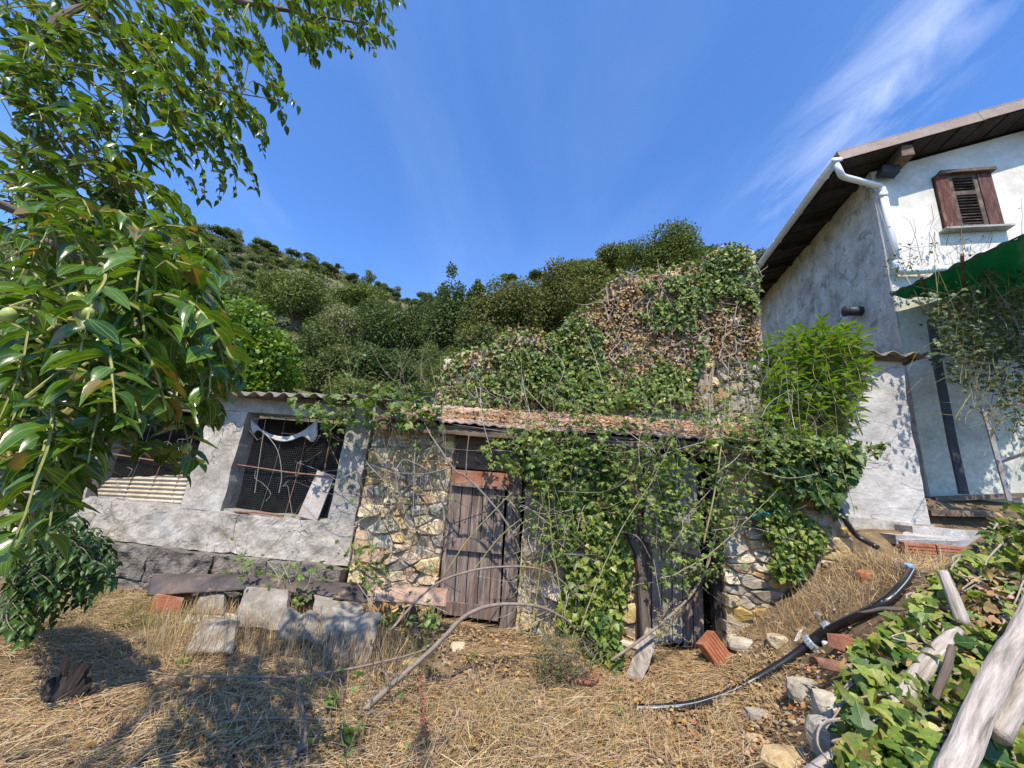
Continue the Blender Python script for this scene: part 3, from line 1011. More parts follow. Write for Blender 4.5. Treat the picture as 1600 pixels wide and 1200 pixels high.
# ================================================================== STONE SHED
def plank(b, u, z0, z1, w, off, th=0.03, lean=0.0, jag=0.0, seed=0):
    r = np.random.default_rng(seed)
    n = 7

    def fn(a, v):
        Z = z0 + (z1 - z0) * v + jag * (v > 0.99) * fbm(a * 5, seed, 0, 1, 3) * 2 + jag * (v < 0.01) * fbm(a * 6, seed + 3, 0, 2, 3) * 2
        U = u + (a - 0.5) * w + lean * (Z - z0)
        o = off + 0.004 * fbm(a * 6, Z * 1.5, seed, 7, 3)
        return FO + U[..., None] * FT + o[..., None] * FN + np.stack([0 * Z, 0 * Z, Z], -1)
    b.grid(fn, 4, n, thick=-FN * th)


def build_stone_shed():
    t = thing('stone_shed', fl(1.2, 0, 0), 'overgrown rubble stone shed with a weathered plank door and a tiled lean-to roof', 'shed')
    rects = ((-1.75, -0.66, -0.3, 2.22, 105, 1), (0.27, 1.62, -0.3, 2.22, 62, 2), (2.56, 3.98, -0.2, 2.26, 132, 3))
    for (a, c, z0, z1, n, seed) in rects:
        b = MB()
        rough_panel(b, a + 0.01, c - 0.01, z0, z1, -0.006, 0.36, 0.016, 0.04, 6, seed)
        b.build('wall_core', 'mortar', t)
        lay_stones(t, stone_cells(a, c, z0 + 0.02, z1, n, seed + 40, 1.85), ['stone', 'stone', 'stone', 'stone', 'grey_stone'], fworld, seed, 0.024)
    # timber over the openings, wall plate
    b = MB()
    b.box(fl(1.1, 2.285, -0.10), (5.75, 0.16, 0.11), FM, 0.004)
    b.build('wall_plate', 'roof_timber', t)
    # closed board above the first door
    b = MB()
    b.box(fl(-0.26, 1.98, -0.10), (0.84, 0.04, 0.46), FM, 0.004)
    b.build('overdoor_board', 'roof_timber', t)
    # back and side, so the inside is dark
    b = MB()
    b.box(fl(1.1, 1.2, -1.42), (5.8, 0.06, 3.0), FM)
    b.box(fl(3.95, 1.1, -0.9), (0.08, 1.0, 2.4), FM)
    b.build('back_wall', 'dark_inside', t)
    # door: five boards, ledges, red head board, frame
    for k, (u, w) in enumerate(((-0.515, 0.125), (-0.385, 0.13), (-0.25, 0.135), (-0.11, 0.14), (0.025, 0.125))):
        b = MB()
        plank(b, u, 0.12 + 0.02 * (k % 2), 1.58, w - 0.008, -0.045 - 0.004 * (k % 3), 0.03, -0.045, 0.03, k)
        b.build('door_plank', 'old_wood', t)
    for z in (0.17, 0.86):
        b = MB()
        b.box(fl(-0.245 - 0.045 * z, z, -0.022), (0.66, 0.03, 0.13), FM, 0.006)
        b.build('door_ledge', 'old_wood', t)
    b = MB()
    b.box(fl(-0.29, 1.64, -0.035), (0.72, 0.05, 0.17), FM, 0.006)
    b.build('door_head', 'red_lintel', t)
    b = MB()
    b.box(fl(-0.30, 1.545, -0.01), (0.68, 0.05, 0.035), FM, 0.003)
    b.build('door_strip', 'old_wood', t)
    for (u, w, m) in ((-0.635, 0.055, 'old_wood'), (0.135, 0.12, 'old_wood'), (0.215, 0.06, 'roof_timber')):
        b = MB()
        plank(b, u + 0.03, -0.05, 1.95, w, -0.05, 0.09, -0.03, 0.0, int(abs(u) * 50))
        b.build('door_post', m, t)
    # second doorway: a grey metal sheet above, bleached boards below, dark post
    b = MB()

    def sh(u, v):
        U = 1.72 + 0.62 * u
        Z = 1.08 + 1.02 * v - 0.10 * u * (v < 0.02)
        o = -0.10 + 0.02 * fbm(U * 3, Z * 3, 0, 8, 3)
        return FO + U[..., None] * FT + o[..., None] * FN + np.stack([0 * Z, 0 * Z, Z], -1)
    b.grid(sh, 14, 14, thick=-FN * 0.006)
    b.build('door_sheet', 'grey_sheet', t, smooth=True)
    for k in range(6):
        b = MB()
        plank(b, 1.74 + 0.115 * k, 0.05, 1.28 - 0.09 * (k % 3) - 0.02 * k, 0.104, -0.12, 0.025, 0.01, 0.04, 20 + k)
        b.build('door_plank', 'grey_sheet' if k in (1, 2, 3) else 'old_wood', t)
    b = MB()
    b.box(fl(2.505, 1.1, -0.10), (0.075, 0.10, 2.2), FM, 0.006)
    b.build('door_post', 'dark_eave', t)
    b = MB()
    b.box(fl(1.655, 1.1, -0.10), (0.06, 0.10, 2.2), FM, 0.006)
    b.build('door_post', 'old_wood', t)
    # tiles: four courses of shared mesh
    pL, pR = fa(588, 652, 0.25), fa(1304, 700, 0.25)
    uL, zL = fuv(pL)
    uR, zR = fuv(pR)
    pitch = 0.30
    w = 0.235
    tb = MB()

    def tile(u, v):
        X = (u - 0.5) * 0.255
        Yv = v * 0.40
        prof = 0.022 * np.maximum(0, np.cos((X + 0.05) * 2 * pi / 0.235)) ** 1.5 + 0.012 * np.maximum(0, np.cos((X - 0.07) * 2 * pi / 0.235)) ** 4
        return np.stack([X, Yv, prof + 0.01 * (1 - v)], -1)
    tb.grid(tile, 12, 2, thick=(0, 0, -0.016))
    shared = None
    n = int((uR - uL) / w)
    r = np.random.default_rng(9)
    for row in range(4):
        for k in range(n):
            u = uL + (k + 0.5) * w
            ze = zL + (zR - zL) * (u - uL) / (uR - uL)
            d = row * 0.345 + r.uniform(-0.012, 0.012)
            A = np.array([FT, -FN * cos(pitch) + np.array([0, 0, sin(pitch)]), [0, 0, 1]]).T
            A[:, 2] = np.cross(A[:, 0], A[:, 1])
            rz = Matrix.Rotation(r.uniform(-0.03, 0.03), 3, 'Z') @ Matrix.Rotation(r.uniform(-0.04, 0.04), 3, 'Y')
            A = A @ np.array(rz)
            p = FO + FT * u + FN * (0.25 - d * cos(pitch)) + np.array([0, 0, ze + d * sin(pitch) + 0.012 * row + r.uniform(-.004, .004) - 0.03 * exp(-((u - 0.4) / 0.8) ** 2)])
            if shared is None:
                o = tb.build('roof_tile', 'terracotta', None, smooth=False, origin=(0, 0, 0))
                shared = o.data
                del o['_o']
            else:
                o = bpy.data.objects.new('roof_tile', shared)
                COL.objects.link(o)
            o.parent = t
            M = np.eye(4)
            M[:3, :3] = A
            M[:3, 3] = p - np.array(t['_o'])
            o.matrix_basis = Matrix(M.tolist())
    # boards under the tiles, eave beam, rafters
    b = MB()
    m = fl((uL + uR) / 2, (zL + zR) / 2, 0.25)

    def rb(u, v):
        U = uL + (uR - uL) * u
        Z = zL + (zR - zL) * u - 0.035 + v * 1.42 * sin(pitch)
        o = 0.21 - v * 1.42 * cos(pitch)
        return FO + U[..., None] * FT + o[..., None] * FN + np.stack([0 * Z, 0 * Z, Z], -1)
    b.grid(rb, 8, 4, thick=(0, 0, -0.025))
    b.build('roof_board', 'roof_timber', t)
    b = MB()
    segs = 12

    def bm(u, v):
        U = uL + 0.02 + (uR - uL - .04) * u
        Z = zL + (zR - zL) * u - 0.065 - 0.075 * v + 0.006 * np.sin(U * 7)
        return FO + U[..., None] * FT + 0.20 * FN + np.stack([0 * Z, 0 * Z, Z], -1)
    b.grid(bm, segs, 1, thick=-FN * 0.035)
    b.build('eave_beam', 'roof_timber', t)
    for k in range(9):
        u = uL + 0.15 + (uR - uL - 0.3) * k / 8
        ze = zL + (zR - zL) * (u - uL) / (uR - uL)
        b = MB()
        A = np.array([FT, -FN * cos(pitch) + np.array([0, 0, sin(pitch)]), [0, 0, 1]]).T
        A[:, 2] = np.cross(A[:, 0], A[:, 1])
        b.box(fl(u, ze - 0.115 + 0.6 * sin(pitch), 0.15 - 0.6 * cos(pitch)), (0.06, 1.3, 0.08), A)
        b.build('rafter', 'roof_timber', t)
    # straw, dead leaves and moss lying on the tiles
    N = 5200
    uu = rng.uniform(uL, uR, N)
    dd = rng.uniform(0, 1.3, N) ** 1.0
    gate = fbm(uu * 1.2, dd * 2, 0, 77, 3) > -0.12
    uu, dd = uu[gate], dd[gate]
    N = len(uu)
    ze = zL + (zR - zL) * (uu - uL) / (uR - uL)
    pos = FO + uu[:, None] * FT + (0.25 - dd * cos(pitch))[:, None] * FN
    pos[:, 2] += ze + dd * sin(pitch) + 0.045 + rng.uniform(0, 0.03, N)
    R = frames(rdir(N) * [1, 1, 0.35], rdir(N) * 0.5 + [0, -0.3, 1])
    sc = rng.uniform(0.025, 0.07, N)
    b = MB()
    h2 = N // 2
    b.inst(T_OVA, pos[:h2], R[:h2] * sc[:h2][:, None, None], 0)
    st = R[h2:] * np.stack([sc[h2:] * 2.4, np.full(N - h2, 0.004), sc[h2:] * 2], -1)[:, None, :]
    b.inst(T_STRAW, pos[h2:], st, 1)
    b.build('roof_litter', ['dead_leaf', 'straw'], t, kind='stuff')
    return t


build_stone_shed()


# ================================================================== RUINED WALL
RUIN_OFF = -1.5
RUIN = [(684, 640), (690, 585), (702, 560), (740, 552), (775, 535), (800, 522), (850, 528), (872, 535), (890, 505), (905, 490), (935, 480), (950, 450), (962, 435),
        (1000, 430), (1060, 424), (1090, 415), (1108, 398), (1140, 390), (1168, 394), (1180, 415), (1186, 470), (1192, 560), (1196, 660)]


def rp(px, py, off=0.0):
    return hitplane(px, py, FO + FN * (RUIN_OFF + off), FN)


def build_ruin():
    t = thing('ruined_wall', fl(2.2, 2.6, RUIN_OFF), 'tall ruined stone wall with a broken top standing behind the tiled roof', 'wall')
    outline = [fuv(rp(x, y)) for x, y in RUIN]
    outline = [(outline[0][0], 1.2)] + outline + [(outline[-1][0], 1.2)]
    # thick core cut to the broken outline
    b = MB()
    P = np.array(outline[::-1])
    f = fworld(np.column_stack([P, np.zeros(len(P))]), RUIN_OFF - 0.05)
    bk = f - FN * 0.45
    k = len(P)
    i = np.arange(k)
    b.add(np.vstack([f, bk]), [i[::-1][None], (i + k)[None], np.stack([i, (i + 1) % k, (i + 1) % k + k, i + k], -1)])
    b.build('wall_core', 'mortar', t)
    us = [p[0] for p in outline]
    zs = [p[1] for p in outline]
    cells = stone_cells(min(us), max(us), 2.3, max(zs), 330, 77, 1.7)
    ins = lambda c: bool(inpoly(np.array([c[0]]), np.array([c[1]]), outline)[0])
    lay_stones(t, cells, ['grey_stone', 'stone', 'grey_stone'], lambda V: fworld(V, RUIN_OFF), 5, 0.03, ins)
    return t


build_ruin()

# ================================================================== HOUSE
HTH = radians(13)
HO = np.array([6.10, 5.60, 0.0])
HT = np.array([cos(HTH), -sin(HTH), 0])
HN = np.array([-sin(HTH), -cos(HTH), 0])
HM = np.column_stack([HT, -HN, [0, 0, 1]])


def hp(px, py, off=0.0):
    return hitplane(px, py, HO + HN * off, HN)


def hl(u, z, off=0.0):
    return HO + HT * u + HN * off + np.array([0, 0, z])


def huv(p):
    return float(np.dot(p - HO, HT)), float(p[2])


def wall_sheet(b, fn, nu, nv, thick):
    b.grid(fn, nu, nv, thick=thick)


OV = 0.48            # roof overhang in front
eu, ez = huv(hp(1316, 247, OV))          # eave corner
ru, rz = huv(hp(1600, 168, OV))
SL = (rz - ez) / (ru - eu)
print('house eave', eu, ez, 'slope', SL, 'wall corner', huv(hp(1366, 285)))


def roof_z(u):
    return ez + SL * (u - eu)


def build_house():
    t = thing('house', hl(2.5, 1.9, 0), 'white plastered two storey house with a brown shutter and a low pitched gable roof', 'house')
    zb = 1.6
    zc = roof_z(0) - 0.10
    UR = 7.0
    mid = 4.6
    top = lambda u: np.where(u < mid, roof_z(u), 2 * roof_z(mid) - roof_z(u)) - 0.10
    u1, zs = huv(hp(1400, 452))
    zs -= 0.05

    def fw(a, c, z0, ztop):
        def fn(u, v):
            U = a + (c - a) * u
            zt = ztop(U) if callable(ztop) else ztop
            Z = z0 + (zt - z0) * v
            o = 0.014 * fbm(U * 1.5, Z * 1.5, 0, 12, 5)
            return HO + U[..., None] * HT + o[..., None] * HN + np.stack([0 * Z, 0 * Z, Z], -1)
        return fn
    b = MB()
    wall_sheet(b, fw(0, UR, zs, top), 110, 60, -HN * 0.3)
    b.build('front_wall', 'white_paint', t, smooth=False)
    b = MB()
    wall_sheet(b, fw(0, UR, zb, zs - 0.002), 110, 50, -HN * 0.3)
    b.build('lower_wall', 'green_wall', t, smooth=False)
    b = MB()

    def sw(u, v):
        d = 0.31 + 8.0 * u
        Z = zb + (zc - zb) * v
        o = 0.02 * fbm(d * 1.4, Z * 1.4, 5, 15, 5)
        return HO + d[..., None] * (-HN) - o[..., None] * HT + np.stack([0 * Z, 0 * Z, Z], -1)
    b.grid(sw, 130, 90, thick=HT * 0.3)
    # the return of the front wall at the corner
    b.build('side_wall', 'stained_wall', t)
    b = MB()

    def cr(u, v):
        d = -0.006 + 0.32 * u
        Z = zb + (zc - zb) * v
        o = 0.006 + 0.010 * (1 + fbm(d * 3, Z * 3, 5, 15, 5))
        return HO + d[..., None] * (-HN) - o[..., None] * HT + np.stack([0 * Z, 0 * Z, Z], -1)
    b.grid(cr, 6, 90, thick=HT * 0.005)
    b.build('wall_corner', 'stained_wall', t)
    # roof: two slopes
    D = 8.6
    for sgn in (0, 1):
        b = MB()

        def rf(u, v, sgn=sgn):
            U = eu + (mid - eu) * u if not sgn else mid + (mid - eu) * u
            Z = roof_z(U) if not sgn else 2 * roof_z(mid) - roof_z(U)
            d = -OV + D * v
            return HO + U[..., None] * HT - d[..., None] * HN + np.stack([0 * Z, 0 * Z, Z + 0.03], -1)
        b.grid(rf, 12, 10, thick=(0, 0, -0.05))
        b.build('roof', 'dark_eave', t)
    # boards of the eave underside (run up the slope)
    for k in range(30):
        d = -OV + 0.02 + k * 0.285
        b = MB()
        A = np.column_stack([nrm(HT + np.array([0, 0, SL])), -HN, nrm(np.cross(nrm(HT + np.array([0, 0, SL])), -HN))])
        L = 0.9
        c = HO + HT * (eu + 0.45) - HN * (d + 0.13) + np.array([0, 0, roof_z(eu + 0.45) - 0.035 - 0.008 * (k % 2)])
        b.box(c, (L, 0.262, 0.018), A)
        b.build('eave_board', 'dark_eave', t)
    # rafter tails along the eave and purlin ends below the rake
    for k in range(10):
        d = 0.35 + 0.85 * k
        b = MB()
        A = np.column_stack([nrm(HT + np.array([0, 0, SL])), -HN, nrm(np.cross(nrm(HT + np.array([0, 0, SL])), -HN))])
        c = HO + HT * (eu + 0.36) - HN * d + np.array([0, 0, roof_z(eu + 0.36) - 0.11])
        b.box(c, (0.62, 0.09, 0.11), A)
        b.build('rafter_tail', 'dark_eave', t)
    for u in (0.28, 2.55, 4.4):
        b = MB()
        b.box(HO + HT * u + HN * (OV * 0.5 - 0.02) + np.array([0, 0, roof_z(u) - 0.16]), (0.17, OV - 0.06, 0.22), HM, 0.008)
        b.build('purlin_end', 'roof_timber', t)
    for k in range(16):
        u = eu + 0.9 + k * 0.33
        b = MB()
        A = np.column_stack([nrm(HT + np.array([0, 0, SL])), -HN, nrm(np.cross(nrm(HT + np.array([0, 0, SL])), -HN))])
        b.box(HO + HT * u + HN * (OV * 0.5) + np.array([0, 0, roof_z(u) - 0.034 - 0.006 * (k % 2)]), (0.31, OV - 0.03, 0.016), A)
        b.build('rake_board', 'dark_eave', t)
    # sheet metal on the rake, in lengths
    u = eu - 0.02
    k = 0
    while u < mid:
        w = (2.05, 1.25, 1.6)[k % 3]
        b = MB()
        A = np.column_stack([nrm(HT + np.array([0, 0, SL])), -HN, nrm(np.cross(nrm(HT + np.array([0, 0, SL])), -HN))])
        c = HO + HT * (u + w / 2) + HN * (OV + 0.012 + 0.004 * (k % 2)) + np.array([0, 0, roof_z(u + w / 2) + 0.05 + 0.008 * (k % 2)])
        Lw = (w + 0.05) * sqrt(1 + SL * SL)
        b.box(c, (Lw, 0.014, 0.17), A)
        b.box(c + A[:, 2] * 0.092 + A[:, 1] * 0.07, (Lw, 0.16, 0.014), A)
        b.build('rake_flashing', 'flashing', t)
        u += w
        k += 1
    # gutter
    g0 = HO + HT * (eu - 0.09) + HN * (OV + 0.02) + np.array([0, 0, ez - 0.0])
    b = MB()

    def gut(u, v):
        a = pi * (0.02 + 0.96 * v)
        x = -np.cos(a) * 0.075
        z = -np.sin(a) * 0.085
        d = 8.3 * u
        return g0 + x[..., None] * HT - d[..., None] * HN + np.stack([0 * z, 0 * z, z - 0.012 * u], -1)
    b.grid(gut, 12, 10, thick=(0, 0, 0.006))
    b.box(g0 - np.array([0, 0, 0.04]) + HN * 0.003, (0.145, 0.012, 0.075), HM)
    gu = b.build('gutter', 'pvc', t, smooth=True)
    for k in range(9):
        b2 = MB()
        pts = []
        for v in np.linspace(0, 1, 9):
            a = pi * v
            pts.append(g0 + HT * (-cos(a) * 0.08) - HN * (0.4 + 0.95 * k) + np.array([0, 0, -sin(a) * 0.09]))
        b2.tube(pts, 0.009, 5)
        b2.build('gutter_bracket', 'pvc', gu if False else t)
    # down pipe: swan neck, straight length, lower elbow and a run along the wall
    q = [hp(1312, 268, OV - 0.05), hp(1318, 276, 0.36), hp(1340, 282, 0.24), hp(1366, 289, 0.13), hp(1377, 293, 0.10), hp(1381, 306, 0.09)]
    b = MB()
    b.tube(np.vstack([[g0 + HN * -0.05 + np.array([0, 0, -0.07])], spline(q, 26)]), 0.05, 12)
    b.build('swan_neck', 'pvc', t, smooth=True)
    lo = hp(1401, 410, 0.09)
    hi = hp(1379.5, 300, 0.09)
    b = MB()
    b.tube([hi, hi * 0.5 + lo * 0.5, lo], 0.052, 12)
    b.tube([hi - [0, 0, 0.02], hi - [0, 0, 0.12]], 0.06, 12)
    b.build('downpipe', 'pvc', t, smooth=True)
    b = MB()
    b.tube(spline([lo + [0, 0, 0.02], hp(1403, 420, 0.09), hp(1412, 424, 0.09), hp(1440, 423, 0.10), hp(1475, 420, 0.12)], 22), 0.055, 12)
    b.build('pipe_elbow', 'pvc', t, smooth=True)
    # window with shutter
    c4 = [huv(hp(x, y, 0.03)) for x, y in ((1459, 278), (1545, 270), (1566, 355), (1474, 360))]
    ul = (c4[0][0] + c4[3][0]) / 2
    ur = (c4[1][0] + c4[2][0]) / 2
    zt = (c4[0][1] + c4[1][1]) / 2
    zl = (c4[2][1] + c4[3][1]) / 2
    wn = MB()
    wn.box(hl((ul + ur) / 2, (zt + zl) / 2, 0.004), (ur - ul, 0.04, zt - zl), HM)
    win = wn.build('window', 'dark_eave', t)
    wv = ur - ul
    for (a, c) in ((0, 0.24), (0.76, 1.0)):
        b = MB()
        b.box(hl(ul + wv * (a + c) / 2, (zt + zl) / 2, 0.045), (wv * (c - a) - 0.006, 0.04, zt - zl), HM, 0.006)
        b.build('shutter_board', 'shutter_paint', win)
    for (a, c) in ((0.245, 0.32), (0.68, 0.755)):
        b = MB()
        b.box(hl(ul + wv * (a + c) / 2, (zt + zl) / 2, 0.035), (wv * (c - a), 0.035, (zt - zl) * 0.98), HM, 0.004)
        b.build('shutter_stile', 'slat_wood', win)
    for z, hh in ((0.965, 0.06), (0.655, 0.075), (0.03, 0.08)):
        b = MB()
        b.box(hl((ul + ur) / 2, zl + (zt - zl) * z, 0.036), (wv * 0.36, 0.032, hh), HM, 0.004)
        b.build('shutter_rail', 'slat_wood', win)
    nsl = 16
    for k in range(nsl):
        f = 0.08 + 0.85 * (k + 0.5) / nsl
        if abs(f - 0.655) < 0.05:
            continue
        b = MB()
        tl = 0.7
        A = np.column_stack([HT, -HN * cos(tl) + np.array([0, 0, sin(tl)]), HN * sin(tl) + np.array([0, 0, cos(tl)])])
        b.box(hl((ul + ur) / 2 + rng.uniform(-.004, .004), zl + (zt - zl) * f, 0.035), (wv * 0.37, 0.05, 0.009), A, 0.003)
        b.build('slat', 'slat_wood', win)
    b = MB()
    b.box(hl((ul + ur) / 2, zl - 0.03, 0.075), (wv + 0.12, 0.15, 0.035), HM, 0.004)
    b.build('sill', 'grey_sheet', win)
    b = MB()
    b.box(hl((ul + ur) / 2 + 0.05, zt + 0.025, 0.07), (wv * 0.98, 0.12, 0.05), HM, 0.006)
    b.build('head_board', 'slat_wood', win)
    # lamp box under the purlin
    b = MB()
    c = hp(1388, 268, 0.15)
    b.box(c, (0.26, 0.16, 0.13), HM @ np.array(Matrix.Rotation(0.15, 3, 'Y')), 0.01)
    b.build('lamp_box', 'dark_metal', t)
    # stove pipe stub on the side wall
    c = hp(1347, 486, 0)
    d = raydir(1347, 486)
    tt = np.dot(HO - EYE, HT) / np.dot(d, HT)
    c = EYE + d * tt
    b = MB()
    b.tube([c + HT * 0.05, c - HT * 0.10, c - HT * 0.26], 0.085, 14)
    b.tube([c - HT * 0.24, c - HT * 0.28], 0.098, 14)
    b.build('vent_pipe', 'dark_metal', t, smooth=True)
    return t


build_house()


# ================================================================== ANNEX
AX = -0.60


def build_annex():
    pr = fa(1431, 700, AX)
    t = thing('annex', fa(1400, 822, AX), 'narrow pale grey lean-to against the house corner with a scrap of corrugated roofing', 'outbuilding')
    uR = fuv(fa(1430, 690, AX))[0]
    uL = uR - 1.35
    zt = fuv(fa(1415, 566, AX))[1]
    b = MB()
    rough_panel(b, uL, uR, 0.9, zt, AX, 0.95, 0.02, 0.05, 2.2, 61, 0.02)
    b.build('front_wall', 'annex_plaster', t)
    z0 = fuv(fa(1440, 812, AX))[1]
    b = MB()
    rough_panel(b, uL, uR + 0.01, 0.9, z0 - 0.05, AX + 0.05, 0.05, 0.02, 0.06, 4, 63, 0.02)
    b.build('footing', 'plaster', t)
    ze = fuv(fa(1400, 553, AX + 0.15))[1]
    b = MB()

    def fn(u, v):
        U = uL - 0.1 + (uR + 0.33 - uL + 0.1) * u
        d = -0.18 + 1.15 * v
        Z = ze + 0.035 * np.cos(U * 2 * pi / 0.27) + 0.10 * v - 0.00 * u
        return FO + U[..., None] * FT + (AX - d)[..., None] * FN + np.stack([0 * Z, 0 * Z, Z], -1)
    b.grid(fn, 70, 4, thick=(0, 0, -0.012))
    b.build('corrugated_sheet', 'fibre_cement', t)
    b = MB()
    b.box(fl((uL + uR) / 2 - 0.0, zt + 0.035, AX + 0.03), (uR - uL, 0.08, 0.075), FM, 0.004)
    b.build('roof_beam', 'roof_timber', t)
    b = MB()
    p0, p1 = fa(1412, 570, AX + 0.02), fa(1448, 552, AX + 0.1)
    b.tube([p0, p1], 0.022, 4)
    b.build('bracket', 'dark_metal', t)


build_annex()


# ================================================================== SMALL BUILT THINGS ON THE RIGHT BANK
def quad_slab(name, cs, thick, mat, label, cat, bend=0.0, wave=0, amp=0.0, nu=24, nv=18, rough=0.012, parent=None, smooth=False, tdir=None, edge=0.022):
    """slab through four points given as (px, py, Y); bend bulges it"""
    P = [at(*c) if len(c) == 3 and not isinstance(c, np.ndarray) else np.asarray(c) for c in cs]
    N = nrm(np.cross(P[1] - P[0], P[3] - P[0]))
    if N @ (EYE - P[0]) < 0:
        N = -N
    if tdir is not None:
        N = np.asarray(tdir, float)
    b = MB()

    def fn(u, v):
        p = (P[0] * (1 - u)[..., None] + P[1] * u[..., None]) * (1 - v)[..., None] + (P[3] * (1 - u)[..., None] + P[2] * u[..., None]) * v[..., None]
        o = bend * np.sin(v * pi) + (amp * np.sin(u * wave * 2 * pi) if wave else 0) + rough * 2 * fbm(p[..., 0] * 9, p[..., 1] * 9, p[..., 2] * 9, 4, 3)
        e = edge * fbm(p[..., 0] * 11, p[..., 2] * 11 + p[..., 1] * 5, 3, 8, 4)
        return p + N * np.asarray(o)[..., None] + nrm(P[1] - P[0]) * (e * (np.abs(u - .5) > .49))[..., None] + nrm(P[3] - P[0]) * (e * (np.abs(v - .5) > .49))[..., None]
    b.grid(fn, nu, nv, thick=-N * thick)
    return b.build(name, mat, parent, label=label, cat=cat, smooth=smooth)


def rock_mesh(b, c, size, seed, n=12):
    r = np.random.default_rng(seed)
    th = np.linspace(0, pi, n // 2 + 1)
    ph = np.arange(n) * 2 * pi / n
    V = []
    for t in th:
        for p in ph:
            d = np.array([sin(t) * cos(p), sin(t) * sin(p), cos(t)])
            m = max(abs(d)) ** 0.55
            k = (1 / m) * 0.8 + 0.32 * float(fbm(d[0] * 1.3 + seed, d[1] * 1.3, d[2] * 1.3, seed, 3))
            V.append(c + d * k * np.asarray(size))
    i = np.arange(n // 2)[:, None] * n
    j = np.arange(n)[None]
    q = np.stack([i + j, i + n + j, i + n + (j + 1) % n, i + (j + 1) % n], -1).reshape(-1, 4)
    b.add(np.array(V), [q])


def build_steps():
    t = thing('garden_steps', at(1480, 830, 4.6), 'worn concrete and timber garden steps climbing beside the annex', 'steps')
    # (px left, px right, py, Y, thickness, material)
    def step(name, x0, y0, x1, y1, Y, dep, hgt, mat, seed):
        a, c = at(x0, y0, Y), at(x1, y1, Y - 0.15)
        b = MB()
        d = c - a
        L = np.linalg.norm(d)
        T = d / L
        In = nrm(np.cross([0, 0, 1], T))

        def fn(u, v):
            p = a + d * u[..., None] - np.array([0, 0, hgt]) * (1 - v)[..., None]
            return p - In * (0.02 * fbm(p[..., 0] * 5, p[..., 2] * 5, seed, 3, 4))[..., None]
        b.grid(fn, 24, 4, thick=In * dep)
        b.build(name, mat, t)
    step('step', 1425, 822, 1560, 833, 4.75, 0.5, 0.10, 'concrete_step', 1)
    step('step', 1400, 836, 1570, 848, 4.6, 0.35, 0.10, 'concrete_step', 2)
    step('step_beam', 1455, 797, 1600, 800, 5.05, 0.3, 0.07, 'roof_timber', 3)
    step('step_beam', 1462, 777, 1610, 770, 5.4, 0.3, 0.06, 'roof_timber', 4)
    # sloping cement apron
    quad_slab('apron', [(1400, 842, 4.6), (1500, 846, 4.5), (1447, 822, 4.98), (1425, 822, 5.0)], 0.08, 'concrete_step', None, None, parent=t, rough=0.012)
    # row of hollow bricks
    t2 = thing('brick_kerb', at(1470, 870, 4.45), 'row of three red hollow bricks set on edge below the garden steps', 'kerb')
    a, c = at(1408, 846, 4.5), at(1545, 856, 4.25)
    d = (c - a)
    T = nrm(d)
    L = np.linalg.norm(d)
    for k, (f0, f1) in enumerate(((0.0, 0.36), (0.385, 0.80), (0.82, 1.1))):
        b = MB()
        m = a + d * (f0 + f1) / 2 - np.array([0, 0, 0.075])
        A = np.column_stack([T, np.cross([0, 0, 1], T), [0, 0, 1]])
        b.box(m, (L * (f1 - f0), 0.11, 0.14), A, 0.006)
        for q in range(4):
            b.box(m - A[:, 1] * 0.057 + np.array([0, 0, -0.05 + 0.033 * q]), (L * (f1 - f0) * 0.99, 0.008, 0.016), A)
        b.build('brick', 'brick', t2)
    b = MB()
    A = np.column_stack([T, np.cross([0, 0, 1], T), [0, 0, 1]])
    b.box(a + d * 0.5 - np.array([0, 0, 0.20]) + A[:, 1] * 0.02, (L * 1.1, 0.16, 0.10), A, 0.01)
    b.build('kerb_base', 'concrete_step', t2)


build_steps()


